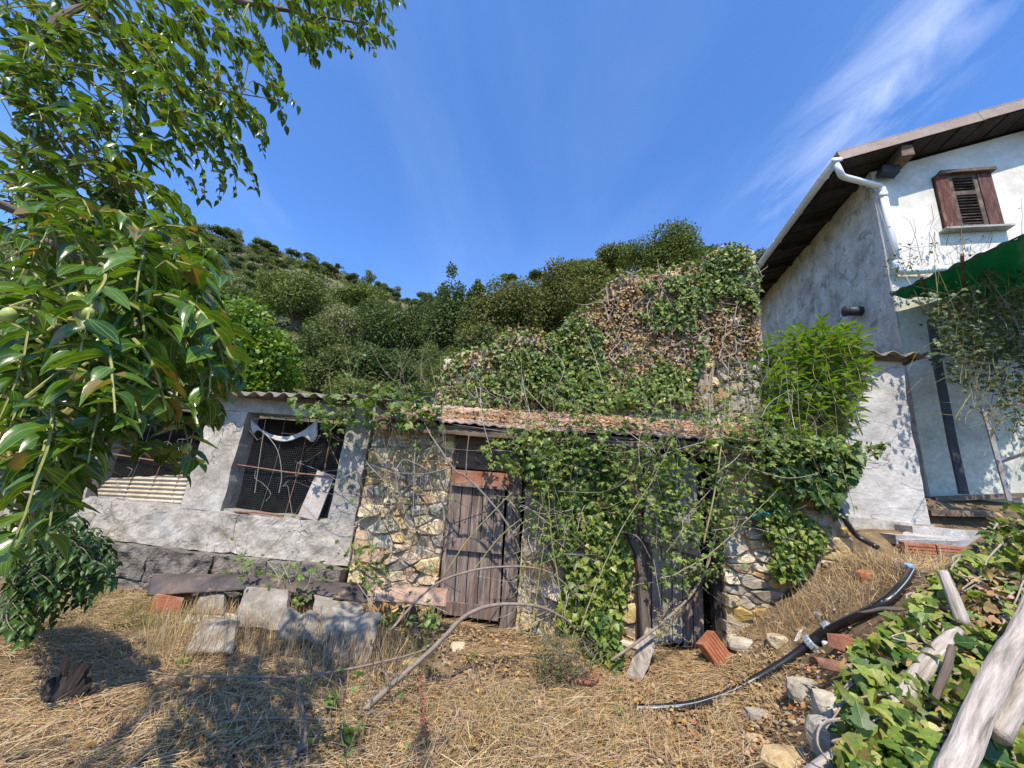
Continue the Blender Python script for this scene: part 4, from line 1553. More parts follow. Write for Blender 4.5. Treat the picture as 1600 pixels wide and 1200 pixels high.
def build_posts():
    t = thing('pergola', at(1500, 775, 5.0), 'dark pergola post carrying a sagging green shade net against the house', 'pergola')
    b = MB()
    b.tube([at(1506, 772, 5.1), at(1488, 690, 5.1), at(1466, 575, 5.1), at(1455, 500, 5.1)], 0.055, 4)
    b.build('post', 'dark_metal', t)
    A_, B_, C_, D_ = at(1391, 458, 5.45), at(1600, 366, 3.7), at(1720, 330, 3.3), at(1720, 470, 5.2)
    E_ = at(1560, 470, 5.45)
    b = MB()

    def net(u, v):
        top = np.where((u < 0.75)[..., None], A_ + (B_ - A_) * (u / 0.75)[..., None], B_ + (C_ - B_) * ((u - 0.75) / 0.25)[..., None])
        bot = np.where((u < 0.6)[..., None], A_ + (E_ - A_) * (u / 0.6)[..., None], E_ + (D_ - E_) * ((u - 0.6) / 0.4)[..., None])
        p = top * (1 - v)[..., None] + bot * v[..., None]
        p = p + np.stack([0 * u, 0 * u, -0.10 * np.sin(u * pi * 5) ** 2 * np.sin(v * pi) - 0.03 * np.sin(v * 40) * (0.3 + v) - 0.02 * np.sin(u * 55) * (v < 0.25)], -1)
        return p
    b.grid(net, 90, 30, thick=(0, 0, -0.004))
    b.build('shade_net', 'green_net', t, smooth=True)
    for f in (0.02, 0.3, 0.62):
        b = MB()
        p = A_ + (B_ - A_) * f
        q = A_ + (E_ - A_) * min(1, f * 1.1)
        b.tube([p + (p - q) * 0.15, p * .5 + q * .5 - [0, 0, .05], q], 0.018, 6)
        b.build('crossbar', 'rust', t)
    b = MB()
    b.tube([A_ - [0, 0, .01], (A_ + B_) / 2 - [0, 0, .03], B_], 0.012, 5)
    b.build('edge_rope', 'wire', t)
    b = MB()
    b.tube(spline([at(1372, 320, 5.3), at(1400, 400, 5.25), at(1448, 490, 5.1)], 8), 0.006, 4)
    b.build('guy_wire', 'pale_wire', t)
    t = thing('railing', at(1575, 775, 4.6), 'rusty steel post with a short pale handrail by the steps', 'railing')
    b = MB()
    b.tube([at(1577, 782, 4.6), at(1535, 632, 4.6)], 0.028, 4)
    b.build('post', 'steel_post', t)
    b = MB()
    b.tube([at(1562, 722, 4.62), at(1625, 700, 4.3)], 0.022, 4)
    b.build('handrail', 'steel_post', t)
    b = MB()
    b.tube([at(1526, 636, 4.62), at(1560, 634, 4.6), at(1640, 628, 4.4)], 0.013, 5)
    b.build('top_bar', 'rust', t)


build_posts()


def build_debris():
    # charred sheet and brown ridge piece laid along the foot of the plinth
    quad_slab('charred_sheet', [(229, 930, 4.50), (392, 920, 4.45), (386, 897, 4.78), (246, 896, 4.85)], 0.012, 'charred_sheet', 'curved scorched metal sheet with a rusty lower edge at the foot of the plastered shed', 'metal sheet', bend=0.06, smooth=True, rough=0.004, edge=0.015)
    quad_slab('metal_sheet', [(388, 915, 4.5), (575, 940, 4.40), (570, 912, 4.7), (392, 898, 4.75)], 0.01, 'charred_sheet', 'long dark bent sheet between the scorched sheet and the brown ridge cap', 'metal sheet', bend=0.03, smooth=True, rough=0.012)
    quad_slab('ridge_cap', [(582, 938, 4.38), (697, 947, 4.28), (702, 920, 4.52), (590, 916, 4.60)], 0.012, 'brown_sheet', 'brown half round ridge cap lying in front of the golden stone wall', 'roof piece', bend=0.07, smooth=True, rough=0.004, edge=0.01)
    b = MB()
    A = np.array(Matrix.Rotation(0.25, 3, 'Z') @ Matrix.Rotation(0.12, 3, 'Y'))
    b.box(on_ground(262, 962) + [0, 0, 0.09], (0.26, 0.2, 0.24), A, 0.012)
    b.build('brick_block', 'brick', label='squat red block under the scorched sheet', cat='block')
    quad_slab('cement_slab', [(296, 958, 4.40), (350, 960, 4.35), (352, 924, 4.52), (320, 920, 4.55)], 0.05, 'fibre_cement', 'small tilted grey slab under the middle of the scorched sheet', 'slab', rough=0.012)
    quad_slab('flat_slab', [(286, 974, 4.25), (372, 972, 4.2), (370, 958, 4.4), (292, 960, 4.42)], 0.06, 'green_wall', 'thin greenish slab lying flat below the tilted grey slab', 'slab')
    quad_slab('pale_slab', [(366, 978, 4.20), (446, 984, 4.13), (450, 922, 4.38), (384, 916, 4.42)], 0.06, 'fibre_cement', 'large pale slab standing tilted at the right end of the scorched sheet', 'slab', rough=0.008)
    quad_slab('humped_slab', [(292, 1018, 3.70), (362, 1018, 3.66), (374, 968, 4.05), (318, 964, 4.1)], 0.03, 'fibre_cement', 'humped grey brown slab lying in the dry grass in front of the rubble', 'slab', bend=0.05, smooth=True)
    quad_slab('broken_sheet', [(488, 962, 4.1), (568, 972, 4.02), (566, 945, 4.28), (492, 930, 4.35)], 0.03, 'fibre_cement', 'flat broken light grey sheet resting on the wavy sheet below the plinth', 'sheet', rough=0.012)
    quad_slab('wavy_sheet', [(505, 1042, 3.68), (574, 1040, 3.62), (596, 960, 4.05), (502, 946, 4.14)], 0.012, 'fibre_cement', 'sagging wavy cement sheet sloping down into the dry grass', 'sheet', bend=0.0, wave=1.4, amp=0.03, smooth=True, nu=30)
    quad_slab('short_wavy_sheet', [(430, 1000, 3.85), (512, 1005, 3.8), (520, 962, 4.08), (445, 950, 4.15)], 0.012, 'fibre_cement', 'short corrugated scrap buried in grass between pale slab and wavy sheet', 'sheet', wave=2.2, amp=0.03, smooth=True, nu=30)
    b = MB()
    p = on_ground(655, 1000)
    b.tube([p + [0, 0, -0.1], fa(640, 950, 0.35)], 0.06, 9, rough=0.2)
    b.build('stub_post', 'bark', label='thick dark stub post under the brown ridge cap', cat='post')
    # planks and timbers by the second doorway
    quad_slab('plank', [(976, 1058, 3.95), (1004, 1062, 3.92), (1034, 988, 4.2), (1010, 980, 4.22)], 0.03, 'plank_wood', 'short weathered plank leaning in front of the second doorway', 'plank', rough=0.004, nu=6, edge=0.02)
    b = MB()
    b.tube(spline([fa(985, 832, 0.10), fa(1000, 880, 0.14), fa(1006, 940, 0.2), fa(1010, 1000, 0.25)], 10), [0.05, 0.05, 0.06], 7, rough=0.25)
    b.build('rotten_post', 'bark', label='split rotten post standing slanted at the left of the second doorway', cat='post')
    b = MB()
    b.tube(spline([at(945, 998, 4.25), at(975, 1006, 4.2), at(1000, 1012, 4.15)], 6), 0.035, 9, rough=0.08)
    b.build('short_log', 'tan_sheet', label='short barkless log lying behind the leaning plank', cat='log')
    b = MB()
    b.tube([fa(1050, 965, 0.25), fa(1098, 905, 0.22), fa(1136, 868, 0.12)], 0.035, 5, rough=0.05)
    b.build('timber_bar', 'dark_eave', label='dark timber bar slanting across the second doorway', cat='timber')
    # hollow brick stood on its corner
    t = thing('hollow_brick', on_ground(1115, 1042), 'orange ribbed hollow brick standing on its corner right of the second doorway', 'brick')
    A = np.array(Matrix.Rotation(0.35, 3, 'Z') @ Matrix.Rotation(-0.62, 3, 'Y') @ Matrix.Rotation(-0.3, 3, 'X'))
    c = on_ground(1118, 1040) + np.array([0, 0.03, 0.135])
    b = MB()
    b.box(c, (0.20, 0.11, 0.25), A, 0.003)
    b.build('brick_body', 'brick', t)
    b = MB()
    for k in range(6):
        b.box(c + A @ np.array([-0.085 + 0.034 * k, -0.058, 0]), (0.016, 0.006, 0.245), A)
    b.build('ribs', 'brick', t)
    # terracotta bowl
    t = thing('flower_pot', on_ground(905, 1080), 'dark red terracotta bowl half hidden under a small bush', 'pot')
    g = at(905, 1072, 3.85)
    prof = [(0.0, 0), (0.10, 0), (0.15, 0.09), (0.165, 0.10), (0.165, 0.13), (0.15, 0.13), (0.13, 0.08), (0.0, 0.07)]
    b = MB()
    n = 20
    V = np.array([[g[0] + r * cos(k * 2 * pi / n), g[1] + r * sin(k * 2 * pi / n), g[2] - 0.02 + z] for r, z in prof for k in range(n)])
    i = np.arange(len(prof) - 1)[:, None] * n
    j = np.arange(n)[None]
    b.add(V, [np.stack([i + j, i + (j + 1) % n, i + n + (j + 1) % n, i + n + j], -1).reshape(-1, 4)])
    b.build('bowl', 'red_lintel', t, smooth=True)
    # half pipe on the bank
    b = MB()

    def hf(u, v):
        a = pi * v
        p0, p1 = at(1272, 1038, 3.1), at(1345, 1052, 2.9)
        p = p0 + (p1 - p0) * u[..., None]
        return p + np.stack([0.0 * u, np.cos(a) * 0.05, np.sin(a) * 0.05], -1)
    b.grid(hf, 8, 10, thick=(0, 0, -0.008))
    b.build('half_pipe', 'rust', label='brown half round gutter tile lying above the bank stones', cat='tile', smooth=True)
    b = MB()
    A = np.array(Matrix.Rotation(0.3, 3, 'Z') @ Matrix.Rotation(0.15, 3, 'Y'))
    b.box(on_ground(1322, 1012) + [0, 0, 0.03], (0.2, 0.12, 0.09), A, 0.01)
    b.build('brick', 'brick', label='half buried red brick behind the pipe fitting', cat='brick')
    b = MB()
    rock_mesh(b, on_ground(1352, 905) + [0, 0, 0.02], (0.09, 0.08, 0.08), 14)
    b.build('red_stone', 'brick', label='reddish stone in the straw above the pipe', cat='stone')


build_debris()


def build_pipe():
    t = thing('water_pipe', on_ground(1150, 1075), 'thick black water pipe with a grey blue coupling running up the bank', 'pipe')
    r = 0.034
    px = [(985, 1108, 0.0), (1040, 1107, 0.03), (1090, 1100, 0.05), (1150, 1078, r), (1220, 1038, 0.05), (1262, 1008, 0.07), (1300, 982, 0.08), (1345, 960, 0.07), (1385, 940, 0.06), (1410, 915, 0.05), (1424, 893, 0.04)]
    P = [on_ground(x, y, l) for x, y, l in px]
    S_ = spline(P, 60)
    b = MB()
    b.tube(S_, r, 12)
    b.build('pipe', 'black_plastic', t, smooth=True)
    # thin pale stripe along the pipe
    D = np.gradient(S_, axis=0)
    side = nrm(np.cross(nrm(D), [0, 0, 1]))
    b = MB()
    b.tube(S_ + np.array([0, 0, r * 0.75]) + side * r * 0.62, 0.0045, 4)
    b.build('stripe', 'blue_grey_plastic', t)
    i0 = int(np.argmin(np.linalg.norm(S_ - on_ground(1268, 1005, 0.07), axis=1)))
    c0 = S_[i0]
    d = nrm(S_[min(i0 + 2, 59)] - S_[i0 - 2])
    b = MB()
    b.tube([c0 - d * 0.02, c0 + d * 0.22], 0.047, 12)
    o = b.build('coupling', 'black_plastic', t, smooth=False)
    for k, f in enumerate((-0.02, 0.19)):
        b = MB()
        b.tube([c0 + d * f, c0 + d * (f + 0.012), c0 + d * (f + 0.05), c0 + d * (f + 0.062)], [0.052, 0.062, 0.062, 0.052], 14)
        for q in range(14):
            a = q * 2 * pi / 14
            s_, u_ = side[i0], np.cross(side[i0], d)
            b.tube([c0 + d * (f + 0.006) + (s_ * cos(a) + u_ * sin(a)) * 0.062, c0 + d * (f + 0.056) + (s_ * cos(a) + u_ * sin(a)) * 0.062], 0.005, 4)
        b.build('coupling_nut', 'blue_grey_plastic', t)
    c1 = c0 + d * 0.10
    b = MB()
    dn = nrm(np.array([0.35, -0.75, -0.5]))
    b.tube([c1, c1 + dn * 0.09], 0.026, 10)
    b.tube([c1 + dn * 0.085, c1 + dn * 0.14], 0.033, 10)
    b.build('outlet', 'pvc', t)
    t2 = thing('plastic_scrap', on_ground(1422, 893), 'crumpled blue plastic scrap at the upper end of the black pipe', 'plastic')
    b = MB()
    rock_mesh(b, on_ground(1422, 893) + [0, 0, 0.05], (0.042, 0.04, 0.022), 8, 14)
    b.build('crumpled_film', 'blue_plastic', t2)
    b = MB()
    q = [fa(1312, 795, 0.1), fa(1322, 815, 0.12), at(1340, 838, 4.45), at(1372, 856, 4.3)]
    b.tube(spline(q, 16), 0.028, 9)
    b.build('hose', 'black_plastic', label='short grey black hose coming down at the corner of the stone shed', cat='hose', smooth=True)
    # blue string and white twine
    b = MB()
    for pts in ([(1176, 808), (1190, 797), (1196, 790)], [(1188, 803), (1205, 808), (1212, 805)], [(1212, 804), (1220, 808), (1226, 815)], [(1178, 806), (1192, 800), (1210, 806)], [(1180, 809), (1185, 800), (1193, 795)]):
        b.tube(spline([fa(x, y, 0.17) for x, y in pts], 8), 0.008, 5)
    b.build('blue_string', 'blue_string', label='scrap of turquoise string tied in the ivy on the stone wall', cat='string')
    b = MB()
    for k in range(9):
        p = on_ground(1240 + k * 1.5, 1005 - k * 0.5)
        b.tube(spline([p + [0, 0, .01], on_ground(1248 + rng.uniform(-3, 3), 992, 0.02), on_ground(1255 + rng.uniform(-3, 3), 980, 0.03)], 6), 0.004, 4)
    b.build('white_twine', 'white_cloth', label='frayed bundle of white twine on the straw beside the pipe coupling', cat='twine')


build_pipe()


def build_rocks():
    g = 'stones edging the bank'
    for k, (px, py, s, lab, m) in enumerate((
            (1262, 1085, (0.19, 0.12, 0.08), 'long grey edging stone topped with straw under the half round tile', 'grey_stone'),
            (1300, 1112, (0.12, 0.11, 0.10), 'sunlit pale edging stone nearest the ivy covered log pile', 'grey_stone'),
            (1300, 1165, (0.12, 0.11, 0.11), 'lowest dark edging stone tucked under the ivy leaves', 'grey_stone'),
            (1190, 1125, (0.13, 0.09, 0.06), 'narrow ridged grey stone below the black pipe', 'grey_stone'),
            (1240, 1195, (0.22, 0.12, 0.05), 'flat pale paving stone at the bottom edge of the yard', 'stone'),
            (1185, 1165, (0.09, 0.07, 0.05), 'small round stone in the straw beside the flat pale stone', 'stone'),
            (1162, 1010, (0.20, 0.10, 0.07), 'slanting dark grey stone at the foot of the rubble wall', 'grey_stone'),
            (1215, 1005, (0.12, 0.10, 0.07), 'tan stone half sunk in earth right of the slanting grey stone', 'stone'),
            (715, 1015, (0.09, 0.08, 0.06), 'pale stone lying just in front of the door', 'stone'),
            (640, 1040, (0.09, 0.08, 0.05), 'white stone lying left of the thick arching stem', 'stone'),
            (1280, 965, (0.05, 0.05, 0.045), 'small chalky white stone above the pipe coupling', 'plaster'))):
        b = MB()
        rock_mesh(b, on_ground(px, py) + [0, 0, s[2] * 0.25], s, 30 + k * 7, 14)
        b.build('rock', m, label=lab, cat='rock', group=g)


build_rocks()


def build_logs():
    def log(pts, rad, label, mat='grey_wood', n=10, rough=0.16, k=26):
        P = spline([at(*p) for p in pts], k)
        P = P + np.stack([0.012 * fbm(np.arange(k) * 0.3, 3, 1, int(rad[0] * 1000), 3)] * 3, -1)
        b = MB()
        b.tube(P, rad, n, rough=rough)
        b.build('log', mat, label=label, cat='log', smooth=True)
    log([(1270, 1215, 1.72), (1330, 1172, 1.80), (1395, 1112, 1.90), (1437, 1050, 2.0), (1468, 1012, 2.1), (1498, 985, 2.2)], [0.040, 0.034, 0.037, 0.038, 0.035, 0.022], 'curved bleached log lying on the ivy, lower end at the bottom edge')
    log([(1476, 1232, 1.30), (1492, 1198, 1.36), (1552, 1070, 1.56), (1612, 950, 1.78), (1655, 865, 1.95)], [0.034, 0.036, 0.038, 0.038, 0.036], 'thickest straight bleached log, rising to the right edge')
    log([(1474, 896, 2.35), (1488, 930, 2.3), (1506, 978, 2.22)], [0.026, 0.030, 0.034], 'short grey stump of a branch standing up out of the ivy', k=12)
    log([(1560, 1150, 1.5), (1598, 1075, 1.62), (1650, 985, 1.8)], [0.03, 0.036, 0.036], 'log half hidden behind the thickest one at the right edge', k=12)
    log([(1458, 1100, 1.85), (1475, 1055, 1.9), (1488, 1010, 1.95)], [0.013, 0.016, 0.014], 'thin brown stake between the two bleached logs', 'bark', 7, k=10)
    log([(1340, 960, 2.75), (1390, 952, 2.65), (1425, 950, 2.6)], [0.010, 0.014, 0.008], 'dark stick lying on the bank above the ivy', 'bark', 7, k=10)
    # black stump in the yard
    t = thing('tree_stump', on_ground(100, 1105), 'black charred stump with broken prongs in the dry grass', 'stump')
    g = on_ground(100, 1100)
    for k, (dx, dz, r0, r1) in enumerate(((-0.13, 0.13, 0.045, 0.02), (-0.10, 0.26, 0.03, 0.012), (0.0, 0.24, 0.05, 0.02), (0.05, 0.22, 0.045, 0.03), (0.13, 0.12, 0.04, 0.012), (0.17, 0.09, 0.025, 0.01), (-0.05, 0.15, 0.06, 0.03), (0.08, 0.14, 0.06, 0.03))):
        b = MB()
        b.tube(spline([g + [dx * 0.2, 0.02 * (k % 3), -0.06], g + [dx * 0.6, 0.015 * (k % 3 - 1), dz * 0.45], g + [dx, 0.02 * (k % 2), dz]], 9), [r0 * 1.5, r0, r1], 8, rough=0.4)
        b.build('prong', 'black_stump', t)


build_logs()


# ================================================================== VEGETATION
def lobes_for(kind, n, r):
    """sub-crown centres in the unit ball and their radii"""
    out = []
    for i in range(n):
        d = nrm(r.normal(size=3))
        if kind == 'pine':
            d[2] = abs(d[2]) * 0.8 - 0.2
        rad = r.uniform(0.22, 0.42)
        k = r.uniform(0.45, 0.80)
        if kind == 'cone':
            z = r.uniform(-1, 1)
            w = 0.75 * (1 - (z + 1) / 2) ** 0.7 + 0.10
            a = r.uniform(0, 2 * pi)
            out.append((np.array([w * cos(a) * k, w * sin(a) * k, z * 0.92]), 0.10 + 0.30 * (1 - (z + 1) / 2)))
        else:
            out.append((d * k, rad))
    return out


def cloud(cen, rad, n, r, shell=0.45, squash=(1, 1, 1)):
    """n leaf seats spread over lobes: positions and outward directions"""
    cen = np.asarray(cen)
    rad = np.asarray(rad)
    w = rad ** 2
    i = r.choice(len(cen), n, p=w / w.sum())
    d = nrm(r.normal(size=(n, 3)))
    q = 1 - shell * r.random(n) ** 1.4
    return cen[i] + d * (rad[i] * q)[:, None] * np.asarray(squash), d


def leaf_frames(out, r, up=0.5, rand=0.7, droop=0.2):
    n = len(out)
    nn = nrm(out * 0.7 + np.array([0, 0, up]) + r.normal(size=(n, 3)) * rand * 0.6)
    dd = nrm(out * 0.5 + r.normal(size=(n, 3)) * 0.8 + np.array([0, 0, -droop]))
    return frames(dd, nn)


def tree(name, px, py, rx, ry, Y, kind, mats, n, size, label, cat='tree', tpl=T_CARD, seed=1, nl=20, n_ind=0, group=None, shell=0.5, depth=0.9, base=None):
    r = np.random.default_rng(seed)
    C = at(px, py, Y)
    s = ((C - EYE) @ _f) / FPX
    RX, RZ = rx * s, ry * s
    sc3 = np.array([RX, RX * depth, RZ])
    L = lobes_for(kind, nl, r)
    cen = np.array([C + c * sc3 for c, _ in L] + [C])
    rad = np.array([q for _, q in L] + [0.5])
    gz = float(ground_h(C[0], C[1]))
    root = thing(name, (C[0], C[1], gz), label, cat, group)
    i = r.choice(len(cen), n, p=rad ** 2 / (rad ** 2).sum())
    d = nrm(r.normal(size=(n, 3)))
    q = 1 - shell * r.random(n) ** 1.3
    pos = cen[i] + d * (rad[i] * q)[:, None] * sc3
    # ragged edge
    pos = pos + r.normal(size=(n, 3)) * 0.03 * RX
    ok = pos[:, 2] > gz - 0.2
    pos, d = pos[ok], d[ok]
    R = leaf_frames(d, r)
    sz = size * r.uniform(0.6, 1.3, len(pos))
    mi = (r.random(len(pos)) * len(mats)).astype(int) if len(mats) > 1 else np.zeros(len(pos), int)
    if n_ind:
        plant_leaves(root, tpl, mats, pos, R, sz, n_ind, mi, rest='crown')
    else:
        b = MB()
        for k in range(len(mats)):
            m = mi == k
            b.inst(tpl, pos[m], R[m] * sz[m][:, None, None], k)
        b.build('crown', mats, root)
    b = MB()
    tr = max(0.03, RX * 0.07)
    b.tube(spline([[C[0], C[1], gz - 0.3], [C[0] + RX * 0.05, C[1], gz + (C[2] - gz) * 0.5], C + [0, 0, RZ * 0.3]], 9), [tr * 1.3, tr, tr * 0.4], 8)
    b.build('trunk', 'bark', root, smooth=True)
    b = MB()
    for c in cen[:min(8, nl)]:
        s0 = np.array([C[0], C[1], max(gz + 0.1, min(C[2], c[2]) - RZ * 0.5)])
        b.tube(spline([s0, (s0 + c) / 2 + [0, 0, RZ * .05], c], 6), [tr * 0.5, tr * 0.15], 5)
    b.build('limbs', 'bark', root, kind='stuff')
    return root


def build_wood():
    T = tree
    T('citrus_tree', 405, 560, 85, 95, 9.2, 'round', ['citrus_leaf'], 8500, 0.115, 'bright green citrus tree with a few yellow leaves behind the corrugated roof', 'tree', T_OVA, 3, 26, 250)
    T('olive_tree', 545, 520, 62, 48, 30, 'round', ['olive_leaf'], 10080, 0.216, 'pale grey green olive tree right of the citrus tree', 'tree', T_CARD, 4, 22)
    T('broadleaf_tree', 470, 462, 75, 45, 42, 'round', ['pine_leaf', 'broom_leaf'], 12000, 0.300, 'yellow green rounded tree rising above the citrus tree', 'tree', T_CARD, 5, 24)
    T('broadleaf_tree', 560, 480, 55, 35, 38, 'round', ['pine_leaf'], 8400, 0.270, 'smaller yellow green tree above the pale olive tree', 'tree', T_CARD, 6, 20)
    T('holm_oak', 612, 520, 62, 60, 22, 'round', ['oak_leaf'], 13200, 0.156, 'dark rounded holm oak right of the pale olive tree', 'tree', T_CARD, 7, 24)
    T('holm_oak', 700, 490, 52, 88, 19, 'cone', ['oak_leaf'], 14400, 0.144, 'tallest dark spiky holm oak breaking the skyline', 'tree', T_CARD, 8, 34)
    T('holm_oak', 660, 515, 50, 66, 21, 'cone', ['oak_leaf'], 10800, 0.144, 'dark pointed holm oak leaning against the tallest one on its left', 'tree', T_CARD, 9, 28)
    T('holm_oak', 742, 488, 36, 62, 18, 'cone', ['oak_leaf', 'chestnut_leaf'], 8400, 0.132, 'narrow dark oak between the tallest oak and the brownish chestnuts', 'tree', T_CARD, 10, 26)
    T('holm_oak', 600, 585, 75, 45, 14, 'round', ['oak_leaf'], 13200, 0.102, 'low dark oak scrub crown just above the trailing creeper', 'tree', T_CARD, 11, 24)
    T('holm_oak', 520, 585, 55, 42, 15, 'round', ['oak_leaf', 'chestnut_leaf'], 10800, 0.102, 'dark low crown between the citrus tree and the oak scrub', 'tree', T_CARD, 12, 22)
    T('broom_bush', 682, 578, 42, 44, 9.0, 'round', ['broom_leaf'], 12480, 0.072, 'feathery light green broom bush at the left end of the ruined wall', 'bush', T_NEED, 13, 22)
    T('scrub_bush', 500, 555, 46, 62, 17, 'round', ['oak_leaf', 'pine_leaf'], 9000, 0.12, 'leafy dark bush filling the gap right beside the citrus tree', 'bush', T_CARD, 28, 26)
    T('scrub_bush', 565, 618, 70, 26, 9.5, 'round', ['chestnut_leaf', 'broom_leaf'], 10080, 0.066, 'low olive green scrub bush just behind the roof edge', 'bush', T_CARD, 14, 20)
    T('chestnut_tree', 790, 500, 62, 76, 13.5, 'round', ['chestnut_leaf'], 19200, 0.102, 'brownish green chestnut tree left of the ruined wall top', 'tree', T_OVA, 15, 30)
    T('chestnut_tree', 868, 472, 66, 64, 14.5, 'round', ['chestnut_leaf'], 19200, 0.108, 'brownish chestnut tree directly behind the stepped part of the ruin', 'tree', T_OVA, 16, 30)
    T('chestnut_tree', 755, 560, 66, 60, 11.5, 'round', ['chestnut_leaf', 'oak_leaf'], 16800, 0.090, 'lower leafy chestnut behind the left end of the ruin', 'tree', T_OVA, 17, 26)
    T('chestnut_tree', 925, 455, 50, 48, 15.5, 'round', ['chestnut_leaf', 'pine_leaf'], 13200, 0.108, 'olive brown tree between the chestnuts and the broad pine', 'tree', T_OVA, 18, 24)
    T('pine_tree', 955, 412, 48, 30, 24, 'pine', ['olive_leaf', 'pine_leaf'], 10080, 0.168, 'pale olive pine with flat crown left of the broad green pine', 'tree', T_CARD, 19, 22)
    T('pine_tree', 905, 430, 42, 24, 27, 'pine', ['olive_leaf'], 7680, 0.168, 'lower pale pine crown on the skyline', 'tree', T_CARD, 20, 20)
    T('pine_tree', 1042, 402, 70, 46, 20, 'round', ['pine_leaf'], 28800, 0.120, 'broad bright green pine crown above the ruined wall', 'tree', T_CARD, 21, 44)
    T('pine_tree', 1100, 408, 36, 26, 26, 'pine', ['pine_leaf', 'oak_leaf'], 6720, 0.168, 'small dark pine crown right of the broad green pine', 'tree', T_CARD, 22, 18)
    T('pine_tree', 1185, 412, 32, 26, 26, 'pine', ['pine_leaf', 'olive_leaf'], 6720, 0.168, 'pine crown seen between the ruin and the house eave', 'tree', T_CARD, 23, 18)
    T('pine_tree', 796, 434, 15, 7, 80, 'pine', ['oak_leaf'], 2160, 0.360, 'tiny dark pine on the skyline above the chestnuts', 'tree', T_CARD, 24, 12)
    T('pine_tree', 838, 430, 24, 8, 82, 'pine', ['oak_leaf'], 2400, 0.360, 'wider tiny pine on the skyline next to the pale pine', 'tree', T_CARD, 25, 12)
    T('pine_tree', 380, 480, 60, 40, 60, 'pine', ['pine_leaf', 'oak_leaf'], 7680, 0.420, 'dark green pine on the slope behind the citrus tree', 'tree', T_CARD, 26, 20)


build_wood()


